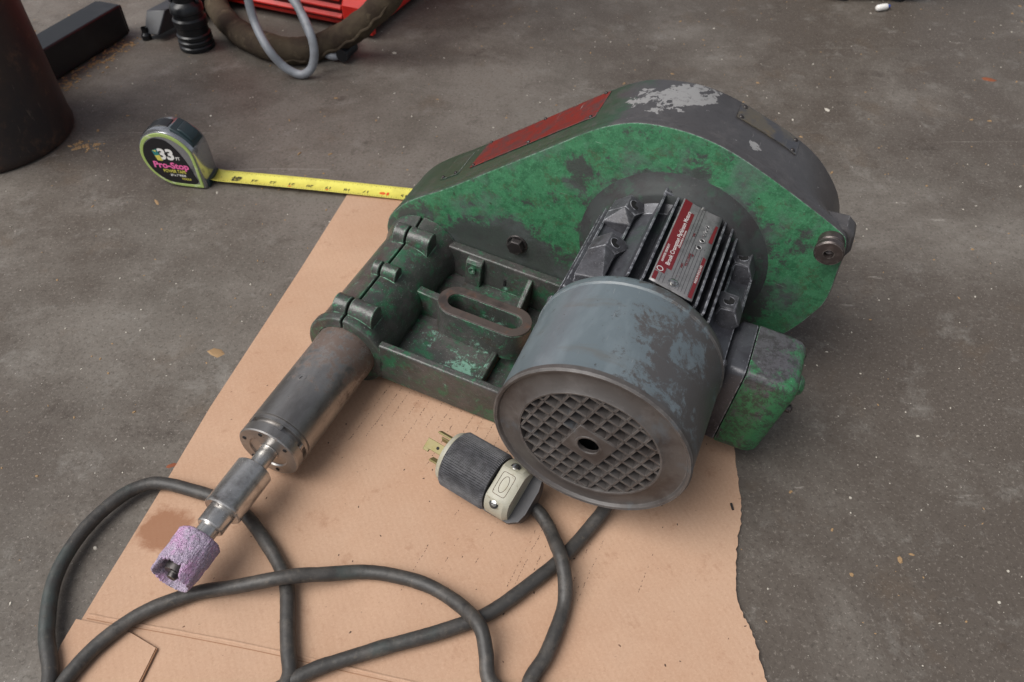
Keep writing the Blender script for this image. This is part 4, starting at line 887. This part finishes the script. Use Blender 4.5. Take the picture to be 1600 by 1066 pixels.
b = MB(); b.tube(hs_, 18, 18, rfun=lambda i, p: 20.5 + 2.2 * noise.noise(p * 0.03) + 1.0 * noise.noise(p * 0.11)); b.build('sleeve', M_hosef, hs, smooth=70)
b = MB(); b.tube([p + Vector((0, -20 + 2 * abs(noise.noise(p * .1)), -7 + 2.0 * math.sin(i * 0.9))) for i, p in enumerate(hs_)], 2.6, 8); b.build('seam', M_hosef, hs)
gh = empty('grey_hose', 'light grey flexible plastic hose looping down over the canvas hose', 'hose')
gp = [(-397.3, 1200.3, 160), (-403.9, 1208.7, 110), (-397.9, 1194, 72), (-375.8, 1158.5, 48), (-359.3, 1156.4, 22), (-341.6, 1154.8, 9), (-325.4, 1152.6, 8), (-311.4, 1154.1, 20), (-304.3, 1156.1, 44), (-308, 1165.4, 70), (-325.9, 1198.3, 90), (-345.8, 1220.5, 110), (-356.1, 1227.1, 150)]
b = MB(); b.tube(spline(gp, 10), 6.6, 16); b.build('hose_loop', M_greyc, gh, smooth=70)
gp = [(-352.8, 1256.1, 120), (-335.2, 1221.3, 95), (-323.8, 1209.4, 60), (-315.5, 1211.1, 30), (-302.8, 1215.1, 12), (-285.9, 1210.2, 9), (-272.7, 1221.7, 12), (-268.2, 1245, 16), (-268.5, 1273.7, 20)]
b = MB(); b.tube(spline(gp, 8), 6.6, 16); b.build('hose_tail', M_greyc, gh, smooth=70)
b = MB(); q = [(-273.3, 1200.1, 14), (-260.8, 1235.6, 14)]; b.cyl(q[0], q[1], 10, 18); b.build('hose_fitting', M_blkp, gh)
# red machine with louvres
rm = empty('red_machine', 'bright red machine housing with louvres at the back, behind the hoses', 'machine')
c = Vector((-236, 1290, 6)); fx = Vector((-246, 105, 0)).normalized(); fy = Vector((0.42, 0.907, 0)).normalized(); fy = Vector((-fx.y, fx.x, 0)) * -1
RF = frame(c, fx, Vector((fx.y, -fx.x, 0)) if Vector((fx.y, -fx.x, 0)).y > 0 else Vector((-fx.y, fx.x, 0)), (0, 0, 1))
b = MB(); b.box(0, 420, 6, 620, 4, 480); b.build('housing', M_redm, rm, xf=RF, bevel=5, seg=3)  # unseen height and depth enlarged to shade the floor at the back
b = MB(); b.hull([(x, y, z) for x in (-4, 52) for y, z in ((-4, 0), (-4, 44), (8, 60), (8, 0))]); b.build('corner_guard', M_redm, rm, xf=RF, bevel=3, seg=3)
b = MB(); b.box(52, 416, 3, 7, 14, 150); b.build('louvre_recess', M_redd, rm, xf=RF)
for k in range(9):
    b = MB(); b.hull([(x, y, z + k * 15) for x in (56, 412) for y, z in ((-1, 18), (-1, 21), (6, 30), (6, 20))]); b.build('louvre', M_redm, rm, xf=RF, bevel=0.8)
b = MB(); b.lathe([(0, 7), (3, 6.5), (4, 4), (4.1, .1)], (20, -4, 30), (0, -1, 0), 16); b.build('bolt', M_greybar, rm, xf=RF)
for x in (40, 380):
    b = MB(); b.cyl((x, 60, -5.5), (x, 60, 6), 16, 20); b.build('rubber_foot', M_blkp, rm, xf=RF)
# dark machine base at the far right with a white cap lying in front
db = empty('machine_base', 'black machine base on the floor at the far upper right', 'machine base')
q = [(567.7, 1439.1, 0), (746.1, 1430.9, 0)]
q0, q1 = Vector(q[0]), Vector(q[1]); d = (q1 - q0).normalized(); s_ = Vector((-d.y, d.x, 0))
b = MB(); b.obox((q0 + q1) / 2 + s_ * 200 + Vector((0, 0, 266)), d, s_, (0, 0, 1), (q1 - q0).length / 2, 200, 250); b.build('tall_base_block', M_blk, db, bevel=6, seg=3)  # unseen upper part made tall to keep light off the back floor
for k in (-1, 1):
    b = MB(); b.cyl((q0 + q1) / 2 + d * k * 50 + s_ * 16, (q0 + q1) / 2 + d * k * 50 + s_ * 16 + Vector((0, 0, 18)), 12, 18); b.build('rubber_foot', M_blkp, db)
q = [(660.8, 1400.6, 6)]
b = MB(); b.lathe([(-11, 0.1), (-11, 3), (-8, 5.6), (8, 5.8), (11, 5.2), (12, .1)], Vector(q[0]) + Vector((0, 0, 0)), (1, .35, 0), 20)
cp = tag(b.build('plastic_stub', M_white, smooth=50), 'small white plastic stub on the floor at the upper right edge', 'plastic piece')
b = MB(); b.lathe([(12, .1), (12, 3.2), (17, 3.2), (17.5, .1)], Vector(q[0]), (1, .35, 0), 16); b.build('blue_tip', M_blue, cp)
